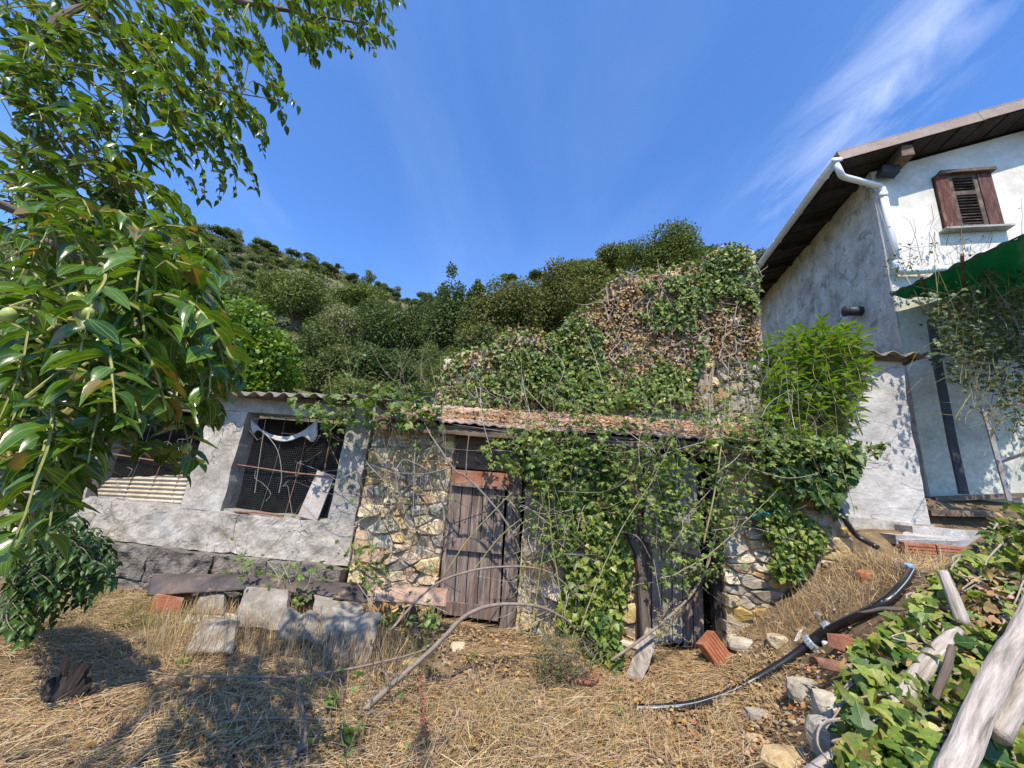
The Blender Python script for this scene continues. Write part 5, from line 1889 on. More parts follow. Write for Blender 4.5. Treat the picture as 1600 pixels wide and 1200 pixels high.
def build_hill_trees():
    r = np.random.default_rng(8)
    protos = []
    for v in range(5):
        b = MB()
        L = lobes_for('pine' if v < 3 else 'round', 11, r)
        sq = np.array([1, 1, 0.52]) if v < 3 else np.array([0.95, 0.95, 0.8])
        cz = 1.05 if v < 3 else 0.75
        cen = np.array([c * sq for c, _ in L]) + [0, 0, cz]
        rad = np.array([q for _, q in L])
        pos, d = cloud(cen, rad, 1500, r, 0.5, sq)
        R = leaf_frames(d, r, 0.6)
        sz = r.uniform(0.07, 0.17, len(pos))
        b.inst(T_CARD, pos, R * sz[:, None, None], 0)
        b.tube([[0, 0, -0.3], [0.03, 0.02, 0.5], [0.0, 0, cz + 0.1]], [0.07, 0.05, 0.03], 6, mat=1)
        for c in cen[:5]:
            b.tube([[0, 0, cz * 0.6], c], [0.03, 0.012], 4, mat=1)
        m = ('oak_leaf', 'pine_leaf', 'pine_leaf', 'olive_leaf', 'oak_leaf')[v]
        o = b.build('pine_tree' if v < 3 else 'scrub_oak', [m, 'bark'], None, origin=(0, 0, 0))
        protos.append(o.data)
        bpy.data.objects.remove(o)
    cnt = 0
    tries = 0
    while cnt < 285 and tries < 9000:
        tries += 1
        if cnt < 34:
            a = radians(r.uniform(-52, -6))
            rr = r.uniform(205, 219)
        else:
            a = radians(r.uniform(-50, -4))
            rr = sqrt(r.uniform(50 ** 2, 214 ** 2))
        x, y = rr * sin(a), rr * cos(a)
        z = float(hill(x, y))
        s = rr * 0.0165 * r.uniform(0.6, 1.4)
        qx, qy, qz = project(np.array([x, y, z + s]))
        if not (285 < qx < 760 and 330 < qy < 600):
            continue
        v = int(r.choice(5, p=[0.22, 0.26, 0.18, 0.2, 0.14]))
        o = bpy.data.objects.new('pine_tree' if v < 3 else 'scrub_oak', protos[v])
        COL.objects.link(o)
        o.location = (x, y, z)
        o.rotation_euler = (0, 0, r.uniform(0, 6.28))
        o.scale = (s, s, s * r.uniform(0.85, 1.2))
        if cnt < 34:
            tag(o, ('dark flat topped pine standing on the skyline ridge of the hill', 'rounded scrub oak standing on the skyline ridge of the hill')[v >= 3], 'tree', ('pines on the skyline', 'scrub oaks on the skyline')[v >= 3])
        elif v < 3:
            tag(o, 'distant flat topped pine on the wooded hillside', 'tree', 'pines dotting the hillside')
        else:
            tag(o, 'distant rounded scrub oak on the wooded hillside', 'tree', 'scrub oaks dotting the hillside')
        cnt += 1
    # low scrub covering the slope between the trees
    N = 27000
    a = np.radians(r.uniform(-58, 24, N))
    rr = np.sqrt(r.uniform(18 ** 2, 219 ** 2, N))
    gate = fbm(rr * np.sin(a) * 0.02, rr * np.cos(a) * 0.02, 0, 31, 3) > -0.26
    a, rr = a[gate], rr[gate]
    x, y = rr * np.sin(a), rr * np.cos(a)
    z = hill(x, y)
    s = r.uniform(0.4, 1.3, len(x)) * np.clip(rr / 70, 0.45, 1.3)
    k = 16
    d = nrm(r.normal(size=(len(x), k, 3)))
    d[..., 2] = np.abs(d[..., 2])
    pos = np.stack([x, y, z], -1)[:, None] + d * s[:, None, None] * r.uniform(0.5, 1.0, (len(x), k, 1))
    R = leaf_frames(d.reshape(-1, 3), r, 0.6)
    sz = np.repeat(s, k) * r.uniform(0.25, 0.55, len(x) * k)
    mi = np.repeat(r.choice(4, len(x), p=[0.3, 0.25, 0.25, 0.2]), k)
    b = MB()
    P = pos.reshape(-1, 3)
    for m in range(4):
        q = mi == m
        b.inst(T_CARD, P[q], R[q] * sz[q][:, None, None], m)
    o = b.build('hillside_scrub', ['oak_leaf', 'pine_leaf', 'olive_leaf', 'chestnut_leaf'], kind='stuff', label='low green scrub covering the hillside between the trees', cat='scrub')
    # bare pale rocks near the top
    for k, (px, py) in enumerate(((408, 390), (422, 393))):
        d = raydir(px, py)
        tt = 60
        while tt < 260 and (EYE + d * tt)[2] > float(hill(*(EYE + d * tt)[:2])):
            tt += 0.5
        b = MB()
        rock_mesh(b, EYE + d * tt, (3.0, 2, 2.6), 90 + k, 14)
        b.build('outcrop', 'plaster', label=('pale rock outcrop high on the hillside', 'smaller pale rock face right beside the hillside outcrop')[k], cat='rock')


build_hill_trees()


def build_laurel():
    r = np.random.default_rng(31)
    base = fa(1262, 700, -0.9)
    root = thing('laurel_bush', (base[0], base[1], 1.9), 'bright yellow green laurel bush standing between the tiled roof and the annex', 'bush')
    poly = [(1190, 640), (1190, 545), (1215, 510), (1262, 500), (1300, 492), (1345, 505), (1352, 560), (1338, 615), (1310, 660), (1250, 690), (1200, 690)]
    S2 = poly_samples(poly, 215)
    pos, D, Nn, sz = [], [], [], []
    st = MB()
    for (x, y) in S2:
        Y = r.uniform(4.35, 5.2)
        tip = at(x, y, Y)
        b0 = tip - np.array([r.uniform(-.08, .08), r.uniform(-.08, .08), r.uniform(0.2, 0.34)])
        st.tube(spline([b0 - [(b0[0] - base[0]) * 0.25, 0, 0.16], b0, tip], 6), [0.007, 0.003], 4, cap=False)
        m = r.integers(9, 15)
        for k in range(m):
            f = k / m
            p = b0 + (tip - b0) * f
            a = k * 2.4 + r.uniform(-.4, .4)
            rise = -0.05 + 0.95 * f
            d = nrm(np.array([cos(a), sin(a), rise]))
            pos.append(p)
            D.append(d)
            Nn.append(np.array([-cos(a) * rise, -sin(a) * rise, 1.0]) + r.normal(size=3) * 0.25)
            sz.append(r.uniform(0.11, 0.21) * (1.0 - 0.25 * f))
    st.build('shoots', 'green_cane', root, kind='stuff')
    plant_leaves(root, T_LAU, ['laurel_leaf'], np.array(pos), frames(np.array(D), np.array(Nn)), np.array(sz), 280)
    b = MB()
    for k in range(7):
        x, y = S2[k * 9]
        e = at(x, y + 30, 5.1)
        b.tube(spline([base - [0, 0, 0.9], base + [0, 0, 0.2], e], 8), [0.03, 0.01], 6)
    b.build('stem', 'bark', root)


build_laurel()


# ------------------------------------------------------------------ jujube tree in front
U_CROWN = [(-400, -900), (900, -900), (640, 0), (603, 125), (565, 135), (520, 98), (472, 110), (466, 172), (430, 238), (410, 312), (352, 345), (338, 385), (372, 480),
           (380, 590), (335, 632), (290, 655), (205, 672), (150, 700), (120, 790), (60, 860), (-400, 880)]
U_HANG = [(165, 600), (345, 600), (340, 690), (262, 790), (150, 800)]


def build_jujube():
    r = np.random.default_rng(21)
    trunk = np.array([-2.0, -0.25, 0.0])
    root = thing('jujube_tree', trunk, 'glossy leaved jujube tree with small green fruit hanging into the yard from the left', 'tree')
    fork = trunk + [0.25, -0.25, 2.1]
    b = MB()
    b.tube(spline([trunk - [0, 0, .2], trunk + [0.05, 0, 1.0], fork], 9), [0.11, 0.085, 0.075], 10, rough=0.12)
    b.build('trunk', 'bark', root, smooth=True)
    boughs = []
    bl = [[(100, -60, 1.25), (78, 40, 1.2), (50, 105, 1.1)],
          [(150, -90, 1.3), (330, -10, 1.5), (470, 20, 1.6), (585, 40, 1.65)],
          [(120, 0, 1.3), (200, 132, 1.45), (300, 135, 1.5), (455, 160, 1.55)],
          [(-40, 120, 1.0), (120, 250, 1.15), (230, 330, 1.2)],
          [(-40, 300, 0.8), (80, 380, 0.8), (210, 440, 0.85), (330, 450, 0.95)],
          [(-60, 420, 0.7), (60, 500, 0.72), (160, 560, 0.78), (265, 610, 0.85)],
          [(-40, 560, 0.75), (60, 640, 0.8), (150, 690, 0.85)],
          [(40, 150, 1.5), (180, 300, 1.6), (260, 420, 1.6)],
          [(-40, 250, 1.4), (80, 420, 1.45), (180, 560, 1.5)],
          [(-50, 700, 0.8), (30, 770, 0.85), (70, 830, 0.9)]]
    for k, pts in enumerate(bl):
        P = [fork] + [at(*p) for p in pts]
        S_ = spline(P, 26)
        b = MB()
        b.tube(S_, [0.04, 0.02, 0.012, 0.004] if k < 2 else [0.02, 0.009, 0.005, 0.002], 7)
        b.build('branch', 'bark', root, smooth=True)
        boughs.append(S_[6:])
    # crown over the camera, outside the picture, that shades the yard
    for k in range(9):
        e = np.array([r.uniform(-2.6, -0.3), r.uniform(-0.9, 0.7), r.uniform(2.9, 3.7)])
        S_ = spline([fork, (fork + e) / 2 + [0, 0, 0.35], e], 16)
        b = MB()
        b.tube(S_, [0.04, 0.015, 0.006], 6)
        b.build('branch', 'bark', root, smooth=True)
        boughs.append(S_[4:])
    allb = np.vstack(boughs)
    starts = []

    def reg(poly, n, y0, y1, ln, sc):
        for (x, y) in poly_samples(poly, n):
            starts.append((at(x, y, r.uniform(y0, y1)), ln, sc, True))
    reg([(0, 300), (190, 330), (300, 385), (345, 500), (360, 580), (300, 620), (200, 680), (120, 740), (0, 800)], 120, 0.62, 1.05, 0.26, 0.067)
    reg([(0, 60), (230, 60), (290, 200), (250, 340), (0, 340)], 95, 1.0, 1.5, 0.24, 0.066)
    reg([(0, -20), (360, -20), (340, 60), (0, 80)], 72, 1.1, 1.6, 0.24, 0.062)
    reg([(360, -30), (620, -30), (590, 20), (565, 80), (520, 60), (440, 60), (350, 70)], 62, 1.4, 1.75, 0.17, 0.062)
    reg([(250, 90), (420, 80), (420, 130), (385, 200), (330, 220), (250, 230)], 34, 1.35, 1.7, 0.26, 0.064)
    reg([(-20, 200), (220, 280), (280, 520), (220, 600), (-20, 680)], 75, 1.2, 1.7, 0.26, 0.068)
    for (x, y) in ((572, 15), (585, 25), (560, 40), (578, 55), (548, 30), (566, 60)):
        starts.append((at(x, y, r.uniform(1.58, 1.7)), 0.13, 0.06, True))
    for (x, y) in ((190, 690), (205, 700), (300, 640), (320, 645), (280, 650)):
        starts.append((at(x, y, r.uniform(0.85, 1.0)), 0.2, 0.07, 2))
    for k in range(16):
        e = np.array([r.uniform(-2.6, -0.5), r.uniform(0.35, 0.9), r.uniform(3.0, 3.7)])
        starts.append((e, 0.26, 0.07, False))
    tw = MB()
    sh = MB()
    pos, D, Nn, sz, fruits = [], [], [], [], []
    for (p0, ln, sc, vis) in starts:
        i = int(np.argmin(np.linalg.norm(allb - p0, axis=1)))
        a = allb[i]
        if np.linalg.norm(a - p0) < 0.3:
            sh.tube(spline([a, (a + p0) / 2 + [0, 0, 0.03], p0], 6), [0.0028, 0.0024], 5, cap=False)
        az = r.uniform(-0.9, 0.9) if vis else r.uniform(0, 6.28)
        d = nrm(np.array([cos(az), sin(az) * 0.7, r.uniform(-0.5, 0.35)]))
        L = ln * r.uniform(0.7, 1.5)
        m = int(L / 0.021)
        P = [p0]
        for k in range(m):
            d = nrm(d + np.array([0, 0, -0.13]) + r.normal(size=3) * 0.05)
            P.append(P[-1] + d * L / m)
        P = np.array(P)
        X = project(P)
        keep = np.ones(len(P), bool)
        if vis:
            inside = inpoly(X[0], X[1], U_HANG if vis == 2 else U_CROWN)
            bad = np.where(~inside)[0]
            if len(bad):
                keep[bad[0]:] = False
        else:
            inside = (X[2] < 0.1) | inpoly(X[0], X[1], U_CROWN) | (X[0] < -20) | (X[0] > 1620) | (X[1] < -30)
            if not inside.all():
                continue
        P = P[keep]
        if len(P) < 3:
            continue
        (sh if vis else tw).tube(P, [0.0028, 0.0012], 5, cap=False)
        side = 1
        for k in range(len(P)):
            t = P[min(k + 1, len(P) - 1)] - P[max(k - 1, 0)]
            t = nrm(t)
            lat = nrm(np.cross(t, [0, 0, 1]) + r.normal(size=3) * 0.12)
            side = -side
            dd = nrm(lat * side * 1.0 + t * 0.6 + np.array([0, 0, -0.08]) + r.normal(size=3) * 0.24)
            pos.append(P[k])
            D.append(dd)
            Nn.append(np.array([0, -0.15, 1.0]) + lat * side * 0.15 + r.normal(size=3) * 0.28)
            f = k / len(P)
            sz.append(sc * r.uniform(0.6, 1.25) * (1.12 - 0.5 * f))
            if vis and r.random() < 0.02:
                fruits.append(P[k])
    tw.build('twigs', 'twig', root, kind='stuff')
    sh.build('shoots', 'shoot', root, kind='stuff')
    D, Nn = np.array(D), np.array(Nn)
    plant_leaves(root, T_JUJ, ['jujube_leaf'], np.array(pos), frames(D, Nn), np.array(sz), 300, smooth=True)
    hand = [(126, 430, 0.62), (181, 452, 0.66), (268, 612, 0.8), (108, 247, 1.2), (213, 342, 1.1), (8, 830, 0.7), (165, 742, 0.85), (228, 460, 0.85), (244, 55, 1.5), (318, 55, 1.55),
            (508, 32, 1.6), (515, 47, 1.6), (500, 68, 1.6), (580, 100, 1.65), (567, 122, 1.65), (575, 123, 1.65), (553, 20, 1.65), (295, 677, 0.85)]
    pa = np.array(pos)
    for q in [at(*h) for h in hand] + fruits[:26]:
        q = pa[np.argmin(np.linalg.norm(pa - q, axis=1))]
        b = MB()
        n = 12
        V = []
        ax = nrm(np.array([r.uniform(-.3, .3), r.uniform(-.3, .3), -1]))
        F = frames(ax[None], np.array([[1.0, 0, 0]]))[0]
        rr = r.uniform(0.0085, 0.0105)
        for tt in np.linspace(0, pi, 9):
            for ph in np.arange(n) * 2 * pi / n:
                V.append(q + F @ np.array([-cos(tt) * rr * 1.25 + rr * 1.3, sin(tt) * cos(ph) * rr, sin(tt) * sin(ph) * rr]))
        i = np.arange(8)[:, None] * n
        j = np.arange(n)[None]
        b.add(np.array(V), [np.stack([i + j, i + (j + 1) % n, i + n + (j + 1) % n, i + n + j], -1).reshape(-1, 4)])
        b.tube([q - [0, 0, 0.012], q + ax * 0.004], 0.0012, 4)
        b.build('fruit', 'jujube_fruit', root, smooth=True)
    # sucker shrub lower left
    root = thing('jujube_sapling', on_ground(20, 985), 'small leaved jujube sucker shrub at the left end of the plinth', 'shrub')
    g = np.array(root['_o'])
    pos, D, Nn, sz = [], [], [], []
    b = MB()
    for (x, y) in poly_samples([(0, 800), (100, 800), (165, 830), (165, 870), (120, 925), (60, 955), (0, 975)], 125):
        e = at(x, y, r.uniform(2.6, 3.3))
        s0 = g + [r.uniform(-.15, .15), r.uniform(-.1, .1), 0]
        m1 = (s0 + e) / 2 + [0, 0, 0.2]
        S_ = spline([s0, m1, e, e + [0.16, -0.02, -0.09]], 24)
        b.tube(S_, [0.006, 0.0015], 4, cap=False)
        for k in range(12, 24):
            t = nrm(S_[min(k + 1, 23)] - S_[k - 1])
            lat = nrm(np.cross(t, [0, 0, 1])) * (1 if k % 2 else -1)
            pos.append(S_[k])
            D.append(lat + t * 0.5 + np.array([0, 0, -0.25]) + r.normal(size=3) * 0.2)
            Nn.append(np.array([0, -0.1, 1]) + r.normal(size=3) * 0.3)
            sz.append(r.uniform(0.045, 0.075))
    b.build('stems', 'twig', root, kind='stuff')
    plant_leaves(root, T_JUJ, ['shaded_sapling_leaf'], np.array(pos), frames(np.array(D), np.array(Nn)), np.array(sz), 200, smooth=True)


build_jujube()


# ------------------------------------------------------------------ ivy
def ivy_seats(poly, n, surf_fn, off, r, hang=0.8, size=(0.05, 0.085), noise=None):
    """leaf seats over a surface; surf_fn(px, py, off) gives the point"""
    pts = poly_samples(poly, n)
    if noise:
        g = fbm(pts[:, 0] * noise[0], pts[:, 1] * noise[0], 1.7, noise[1], 3) > noise[2]
        pts = pts[g]
    P = np.array([surf_fn(x, y, r.uniform(*off)) for x, y in pts])
    m = len(P)
    nn = FN + np.array([0, 0, 0.55]) + r.normal(size=(m, 3)) * 0.42
    dd = np.array([0, -0.15, -hang]) + r.normal(size=(m, 3)) * 0.55
    return P, frames(dd, nn), r.uniform(size[0], size[1], m)


def vines(root, lines, surf_fn, mat, name='vine_stem'):
    for pts, rad, off in lines:
        b = MB()
        b.tube(spline([surf_fn(x, y, off + rng.uniform(-.02, .03)) for x, y in pts], 6 + 5 * len(pts)), rad, 6, rough=0.15)
        b.build(name, mat, root)


def build_ivy():
    r = np.random.default_rng(41)
    # --- ruined wall
    root = thing('ivy', rp(1000, 640, 0.1), 'half dead ivy with brown and green patches smothering the ruined wall', 'ivy')
    G1 = [(985, 445), (1050, 430), (1095, 424), (1108, 396), (1140, 384), (1170, 390), (1186, 430), (1178, 470), (1140, 455), (1112, 470), (1104, 560), (1090, 600), (1010, 605), (925, 590), (1000, 520), (990, 480)]
    G2 = [(745, 575), (790, 535), (880, 560), (950, 590), (1060, 590), (1088, 600), (1070, 622), (930, 640), (850, 630), (770, 610)]
    G3 = [(850, 530), (905, 488), (940, 520), (945, 590), (880, 580)]
    allp = RUIN
    sets = [ivy_seats(G1, 3900, rp, (0.05, 0.30), r, noise=(0.03, 3, 0.0)), ivy_seats(G2, 3400, rp, (0.05, 0.30), r, noise=(0.03, 4, -0.04)),
            ivy_seats(G3, 900, rp, (0.05, 0.25), r), ivy_seats(allp, 1100, rp, (0.04, 0.2), r, noise=(0.02, 6, 0.0)),
            ivy_seats([(1106, 396), (1140, 384), (1172, 390), (1187, 430), (1190, 490), (1150, 470), (1110, 450)], 420, rp, (0.05, 0.26), r, size=(0.06, 0.09)), ivy_seats([(690, 556), (800, 520), (880, 560), (900, 640), (690, 640)], 1000, rp, (0.04, 0.2), r, noise=(0.02, 6, -0.1))]
    P = np.vstack([s[0] for s in sets])
    R = np.concatenate([s[1] for s in sets])
    z = np.concatenate([s[2] for s in sets])
    mi = (r.random(len(P)) < 0.35).astype(int)
    plant_leaves(root, T_IVY, ['ivy_leaf', 'ivy_lit'], P, R, z, 300, mi)
    dead = [ivy_seats(allp[:-4] + [(1192, 540), (1110, 570), (1100, 640)], 6500, rp, (0.02, 0.17), r, size=(0.04, 0.075), noise=(0.012, 14, -0.22)),
            ivy_seats([(940, 470), (1000, 435), (1000, 500), (930, 570), (900, 540)], 1300, rp, (0.02, 0.14), r, size=(0.04, 0.075)),
            ivy_seats([(1110, 470), (1180, 460), (1188, 560), (1115, 560)], 1300, rp, (0.02, 0.14), r, size=(0.04, 0.075))]
    b = MB()
    for s in dead:
        b.inst(T_IVY, s[0], s[1] * s[2][:, None, None])
    b.build('dead_leaves', 'dead_leaf', root, kind='stuff')
    # tufts along the broken top
    pos, D = [], []
    for i in range(4, len(RUIN) - 5):
        x0, y0 = RUIN[i]
        x1, y1 = RUIN[i + 1]
        m = int(hypot(x1 - x0, y1 - y0) * 3.4)
        for k in range(m):
            f = r.random()
            pos.append(rp(x0 + (x1 - x0) * f + r.normal() * 3, y0 + (y1 - y0) * f + r.normal() * 5 - 2, r.uniform(-0.45, 0.15)))
    pos = np.array(pos)
    R = frames(rdir(len(pos)) + [0, -.2, -.2], rdir(len(pos)) * 0.7 + [0, -0.4, 0.8])
    sz = r.uniform(0.045, 0.085, len(pos))
    mi = r.choice(3, len(pos), p=[0.45, 0.2, 0.35])
    b = MB()
    for k in range(3):
        q = mi == k
        b.inst(T_IVY, pos[q], R[q] * sz[q][:, None, None], k)
    b.build('top_tuft', ['ivy_leaf', 'ivy_lit', 'dead_leaf'], root, kind='stuff')
    lines = [([(1100, 640), (1102, 600), (1098, 565), (1108, 520)], [0.06, 0.05, 0.03], 0.08), ([(1092, 640), (1094, 590), (1088, 550)], [0.045, 0.03], 0.07), ([(1112, 645), (1110, 600), (1116, 560)], [0.04, 0.03], 0.07)]
    for k in range(100):
        x, y = poly_samples([(940, 480), (1010, 440), (1110, 430), (1180, 420), (1185, 600), (1110, 580), (930, 580), (900, 560)], 1)[0]
        a = r.uniform(-1.0, 1.0) + (pi / 2 if r.random() < 0.5 else 0.6)
        L = r.uniform(25, 80)
        lines.append(([(x, y), (x + cos(a) * L * .3 + r.normal() * 8, y - sin(a) * L * .3 + r.normal() * 8), (x + cos(a) * L * .65 + r.normal() * 9, y - sin(a) * L * .6 + r.normal() * 9), (x + cos(a) * L, y - sin(a) * L * .8)], [r.uniform(0.005, 0.014), 0.004], r.uniform(0.10, 0.20)))
    for k in range(45):
        x, y = poly_samples([(690, 570), (770, 555), (900, 600), (900, 640), (690, 640)], 1)[0]
        L = r.uniform(25, 60)
        lines.append(([(x, y), (x + r.normal() * 9, y + L * 0.5), (x + r.normal() * 16, y + L)], [r.uniform(0.005, 0.010), 0.004], r.uniform(0.06, 0.2)))
    lines = [l for l in lines if all(inpoly(np.array([x]), np.array([y]), [(680, 400), (1200, 400), (1200, 660), (680, 660)])[0] for x, y in l[0])]
    vines(root, lines, rp, 'ivy_stem')
    # --- pier between the two doors
    root = thing('ivy', fl(0.95, 0.0, 0.1), 'sunlit yellow green ivy climbing the stone pier between the two doorways', 'ivy')
    A1 = [(838, 770), (880, 740), (945, 760), (972, 820), (985, 880), (972, 960), (950, 1010), (890, 1020), (870, 960), (885, 900), (862, 830)]
    A2 = [(815, 690), (900, 690), (960, 700), (1000, 760), (985, 830), (930, 770), (870, 750), (822, 760)]
    A3 = [(905, 950), (970, 960), (972, 1050), (940, 1085), (925, 1040), (930, 1000)]
    s1 = ivy_seats(A1, 2900, fa, (0.05, 0.28), r, size=(0.05, 0.085), noise=(0.03, 61, -0.36))
    s2 = ivy_seats(A2, 1500, fa, (0.05, 0.34), r, size=(0.045, 0.075), noise=(0.02, 62, -0.2))
    s3 = ivy_seats(A3, 650, fa, (0.3, 0.8), r, size=(0.05, 0.08), noise=(0.02, 63, -0.2))
    P = np.vstack([s1[0], s2[0], s3[0]])
    R = np.concatenate([s1[1], s2[1], s3[1]])
    z = np.concatenate([s1[2], s2[2], s3[2]])
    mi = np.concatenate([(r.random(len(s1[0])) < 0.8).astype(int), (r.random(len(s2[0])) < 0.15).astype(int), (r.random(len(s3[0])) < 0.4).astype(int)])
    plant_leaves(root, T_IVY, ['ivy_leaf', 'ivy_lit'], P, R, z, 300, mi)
    vines(root, [([(930, 1040), (925, 950), (915, 860), (905, 780), (900, 700)], [0.03, 0.012], 0.05), ([(950, 1020), (960, 900), (950, 800)], [0.02, 0.008], 0.05),
                 ([(905, 840), (918, 780), (925, 700)], [0.02, 0.01], 0.05)], fa, 'ivy_stem')
    # --- right corner
    root = thing('ivy', fl(3.4, 1.2, 0.1), 'dark broad leaved ivy hanging over the right corner of the stone shed', 'ivy')
    B1 = [(1195, 668), (1240, 680), (1300, 690), (1345, 700), (1338, 745), (1318, 770), (1300, 790), (1250, 770), (1200, 740)]
    B2 = [(1200, 760), (1300, 770), (1312, 800), (1270, 880), (1240, 905), (1205, 880), (1190, 830), (1175, 790)]
    B3 = [(1200, 880), (1250, 870), (1255, 905), (1215, 910)]
    B4 = [(1190, 600), (1330, 600), (1350, 680), (1345, 712), (1240, 690), (1190, 670)]
    s = [ivy_seats(B1, 1150, fa, (0.08, 0.36), r, size=(0.07, 0.11)), ivy_seats(B2, 1100, fa, (0.05, 0.22), r, size=(0.05, 0.08), noise=(0.02, 71, -0.15)),
         ivy_seats(B3, 160, fa, (0.05, 0.2), r, size=(0.05, 0.08)), ivy_seats(B4, 420, fa, (-0.5, 0.2), r, size=(0.06, 0.10), noise=(0.02, 73, -0.1)),
         ivy_seats([(1330, 690), (1385, 690), (1380, 712), (1340, 725)], 45, fa, (0.05, 0.15), r, size=(0.05, 0.08))]
    P = np.vstack([q[0] for q in s])
    R = np.concatenate([q[1] for q in s])
    z = np.concatenate([q[2] for q in s])
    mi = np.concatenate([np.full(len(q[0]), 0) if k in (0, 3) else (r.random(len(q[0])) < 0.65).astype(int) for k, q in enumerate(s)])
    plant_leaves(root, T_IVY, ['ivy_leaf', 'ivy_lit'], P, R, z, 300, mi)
    vines(root, [([(1265, 960), (1250, 920), (1240, 860), (1250, 780), (1270, 700)], [0.022, 0.01], 0.05), ([(1280, 880), (1262, 940), (1250, 985)], [0.018, 0.01], 0.05),
                 ([(1290, 850), (1275, 900), (1275, 960)], [0.015, 0.008], 0.05), ([(1300, 700), (1345, 700), (1382, 704)], [0.006, 0.003], 0.1)], fa, 'ivy_stem')
    # --- heap over the logs
    root = thing('ivy', (2.2, 2.0, float(ground_h(2.2, 2.0))), 'large leaved ivy heap growing over the pile of bleached logs', 'ivy')
    poly = [(1312, 1140), (1318, 1040), (1370, 985), (1420, 955), (1450, 905), (1520, 850), (1560, 800), (1610, 770), (1660, 770), (1660, 1260), (1300, 1260)]
    pts = poly_samples(poly, 2900)
    Yf = lambda y: np.interp(y, [770, 900, 1000, 1100, 1250], [2.95, 2.5, 2.15, 1.85, 1.5])
    P = np.array([at(x, y, Yf(y) + r.uniform(-0.05, 0.32) ** 1.0) for x, y in pts])
    m = len(P)
    # keep thinner cover over the dead patch and where the logs lie
    gap = inpoly(pts[:, 0], pts[:, 1], [(1500, 890), (1600, 880), (1600, 960), (1500, 985), (1440, 1000)]) & (r.random(m) < 0.7)
    P, pts = P[~gap], pts[~gap]
    m = len(P)
    R = frames(np.array([0, -0.5, -0.45]) + r.normal(size=(m, 3)) * 0.6, np.array([0.0, -0.55, 0.85]) + r.normal(size=(m, 3)) * 0.38)
    mi = (r.random(m) < 0.62).astype(int)
    plant_leaves(root, T_IVY, ['ivy_leaf', 'ivy_lit'], P, R, r.uniform(0.05, 0.095, m), 300, mi)
    dp = np.vstack([poly_samples([(1400, 1000), (1500, 890), (1600, 880), (1640, 960), (1520, 1060), (1480, 1120), (1420, 1080)], 700), poly_samples(poly, 500)])
    P = np.array([at(x, y, Yf(y) + r.uniform(0.0, 0.30)) for x, y in dp])
    m = len(P)
    plant_leaves(root, T_IVY, ['dead_leaf'], P, frames(rdir(m) + [0, -.3, -.2], rdir(m) + [0, -0.5, 0.9]), r.uniform(0.04, 0.075, m), 120, leaf='dead_leaf', rest='dead_leaves')
    b = MB()
    for k in range(60):
        x, y = poly_samples(poly, 1)[0]
        x = min(x, 1600)
        p = [at(x, y, Yf(y) + 0.05)]
        for q in range(3):
            x += r.normal() * 28
            y += r.uniform(5, 38)
            p.append(at(x, y, Yf(y) + r.uniform(-0.04, 0.12)))
        b.tube(spline(p, 14), [0.006, 0.003], 5, cap=False)
    b.build('vine_stems', 'ivy_stem', root, kind='stuff')
    # earth and dead matter under the heap
    b = MB()

    def hp_(u, v):
        y = 800 + 470 * v
        xl = np.interp(y, [800, 860, 960, 1050, 1270], [1590, 1500, 1405, 1350, 1340])
        x = xl + (1680 - xl) * u
        out = np.zeros(u.shape + (3,))
        for i in np.ndindex(u.shape):
            p = at(x[i], y[i], float(Yf(y[i])) + 0.34)
            out[i] = p
        return out
    b.grid(hp_, 26, 30)
    b.build('leaf_mould', 'soil', root, smooth=True)


build_ivy()


# ------------------------------------------------------------------ brambles and canes
def compound(P, T, r, size, k=None):
    """a bramble leaf of three or five leaflets at P: lists of seats"""
    out = []
    k = k or (3 if r.random() < 0.6 else 5)
    d = nrm(T + r.normal(size=3) * 0.5 + np.array([0, -0.3, -0.1]))
    nrmv = nrm(np.array([0, -0.45, 0.85]) + r.normal(size=3) * 0.4)
    F = frames(d[None], nrmv[None])[0]
    st = P + F[:, 0] * size * 0.7
    for i in range(k):
        a = (i - (k - 1) / 2) * (1.0 if k == 3 else 0.75)
        dd = F[:, 0] * cos(a) + F[:, 1] * sin(a)
        out.append((st, dd, F[:, 2] + r.normal(size=3) * 0.15, size * (1.0 - 0.12 * abs(a))))
    return out


def cane(b, pts, rad, r, k=30, n=7, leaves=None, every=4, lsize=0.06, wob=0.006, start=0.2):
    P = spline([p if isinstance(p, np.ndarray) else at(*p) for p in pts], k)
    P = P + wob * np.column_stack([fbm(np.arange(k) * .5, s_, 0, 3, 2) for s_ in r.uniform(0, 99, 3)])
    b.tube(P, rad, n)
    if leaves is not None:
        for i in range(int(k * start), k - 1, every):
            leaves += compound(P[i], nrm(P[i + 1] - P[i]) + r.normal(size=3) * 0.8, r, lsize * r.uniform(0.7, 1.25))
    return P


def put_leaves(root, seats, mats, n_ind, r, tpl=T_OVA, rest='foliage', mi=None):
    if not seats:
        return
    if mi is None and len(mats) > 1:
        mi = (r.random(len(seats)) < 0.3).astype(int)
    P = np.array([s[0] for s in seats])
    plant_leaves(root, tpl, mats, P, frames(np.array([s[1] for s in seats]), np.array([s[2] for s in seats])), np.array([s[3] for s in seats]), n_ind, mi, rest=rest)


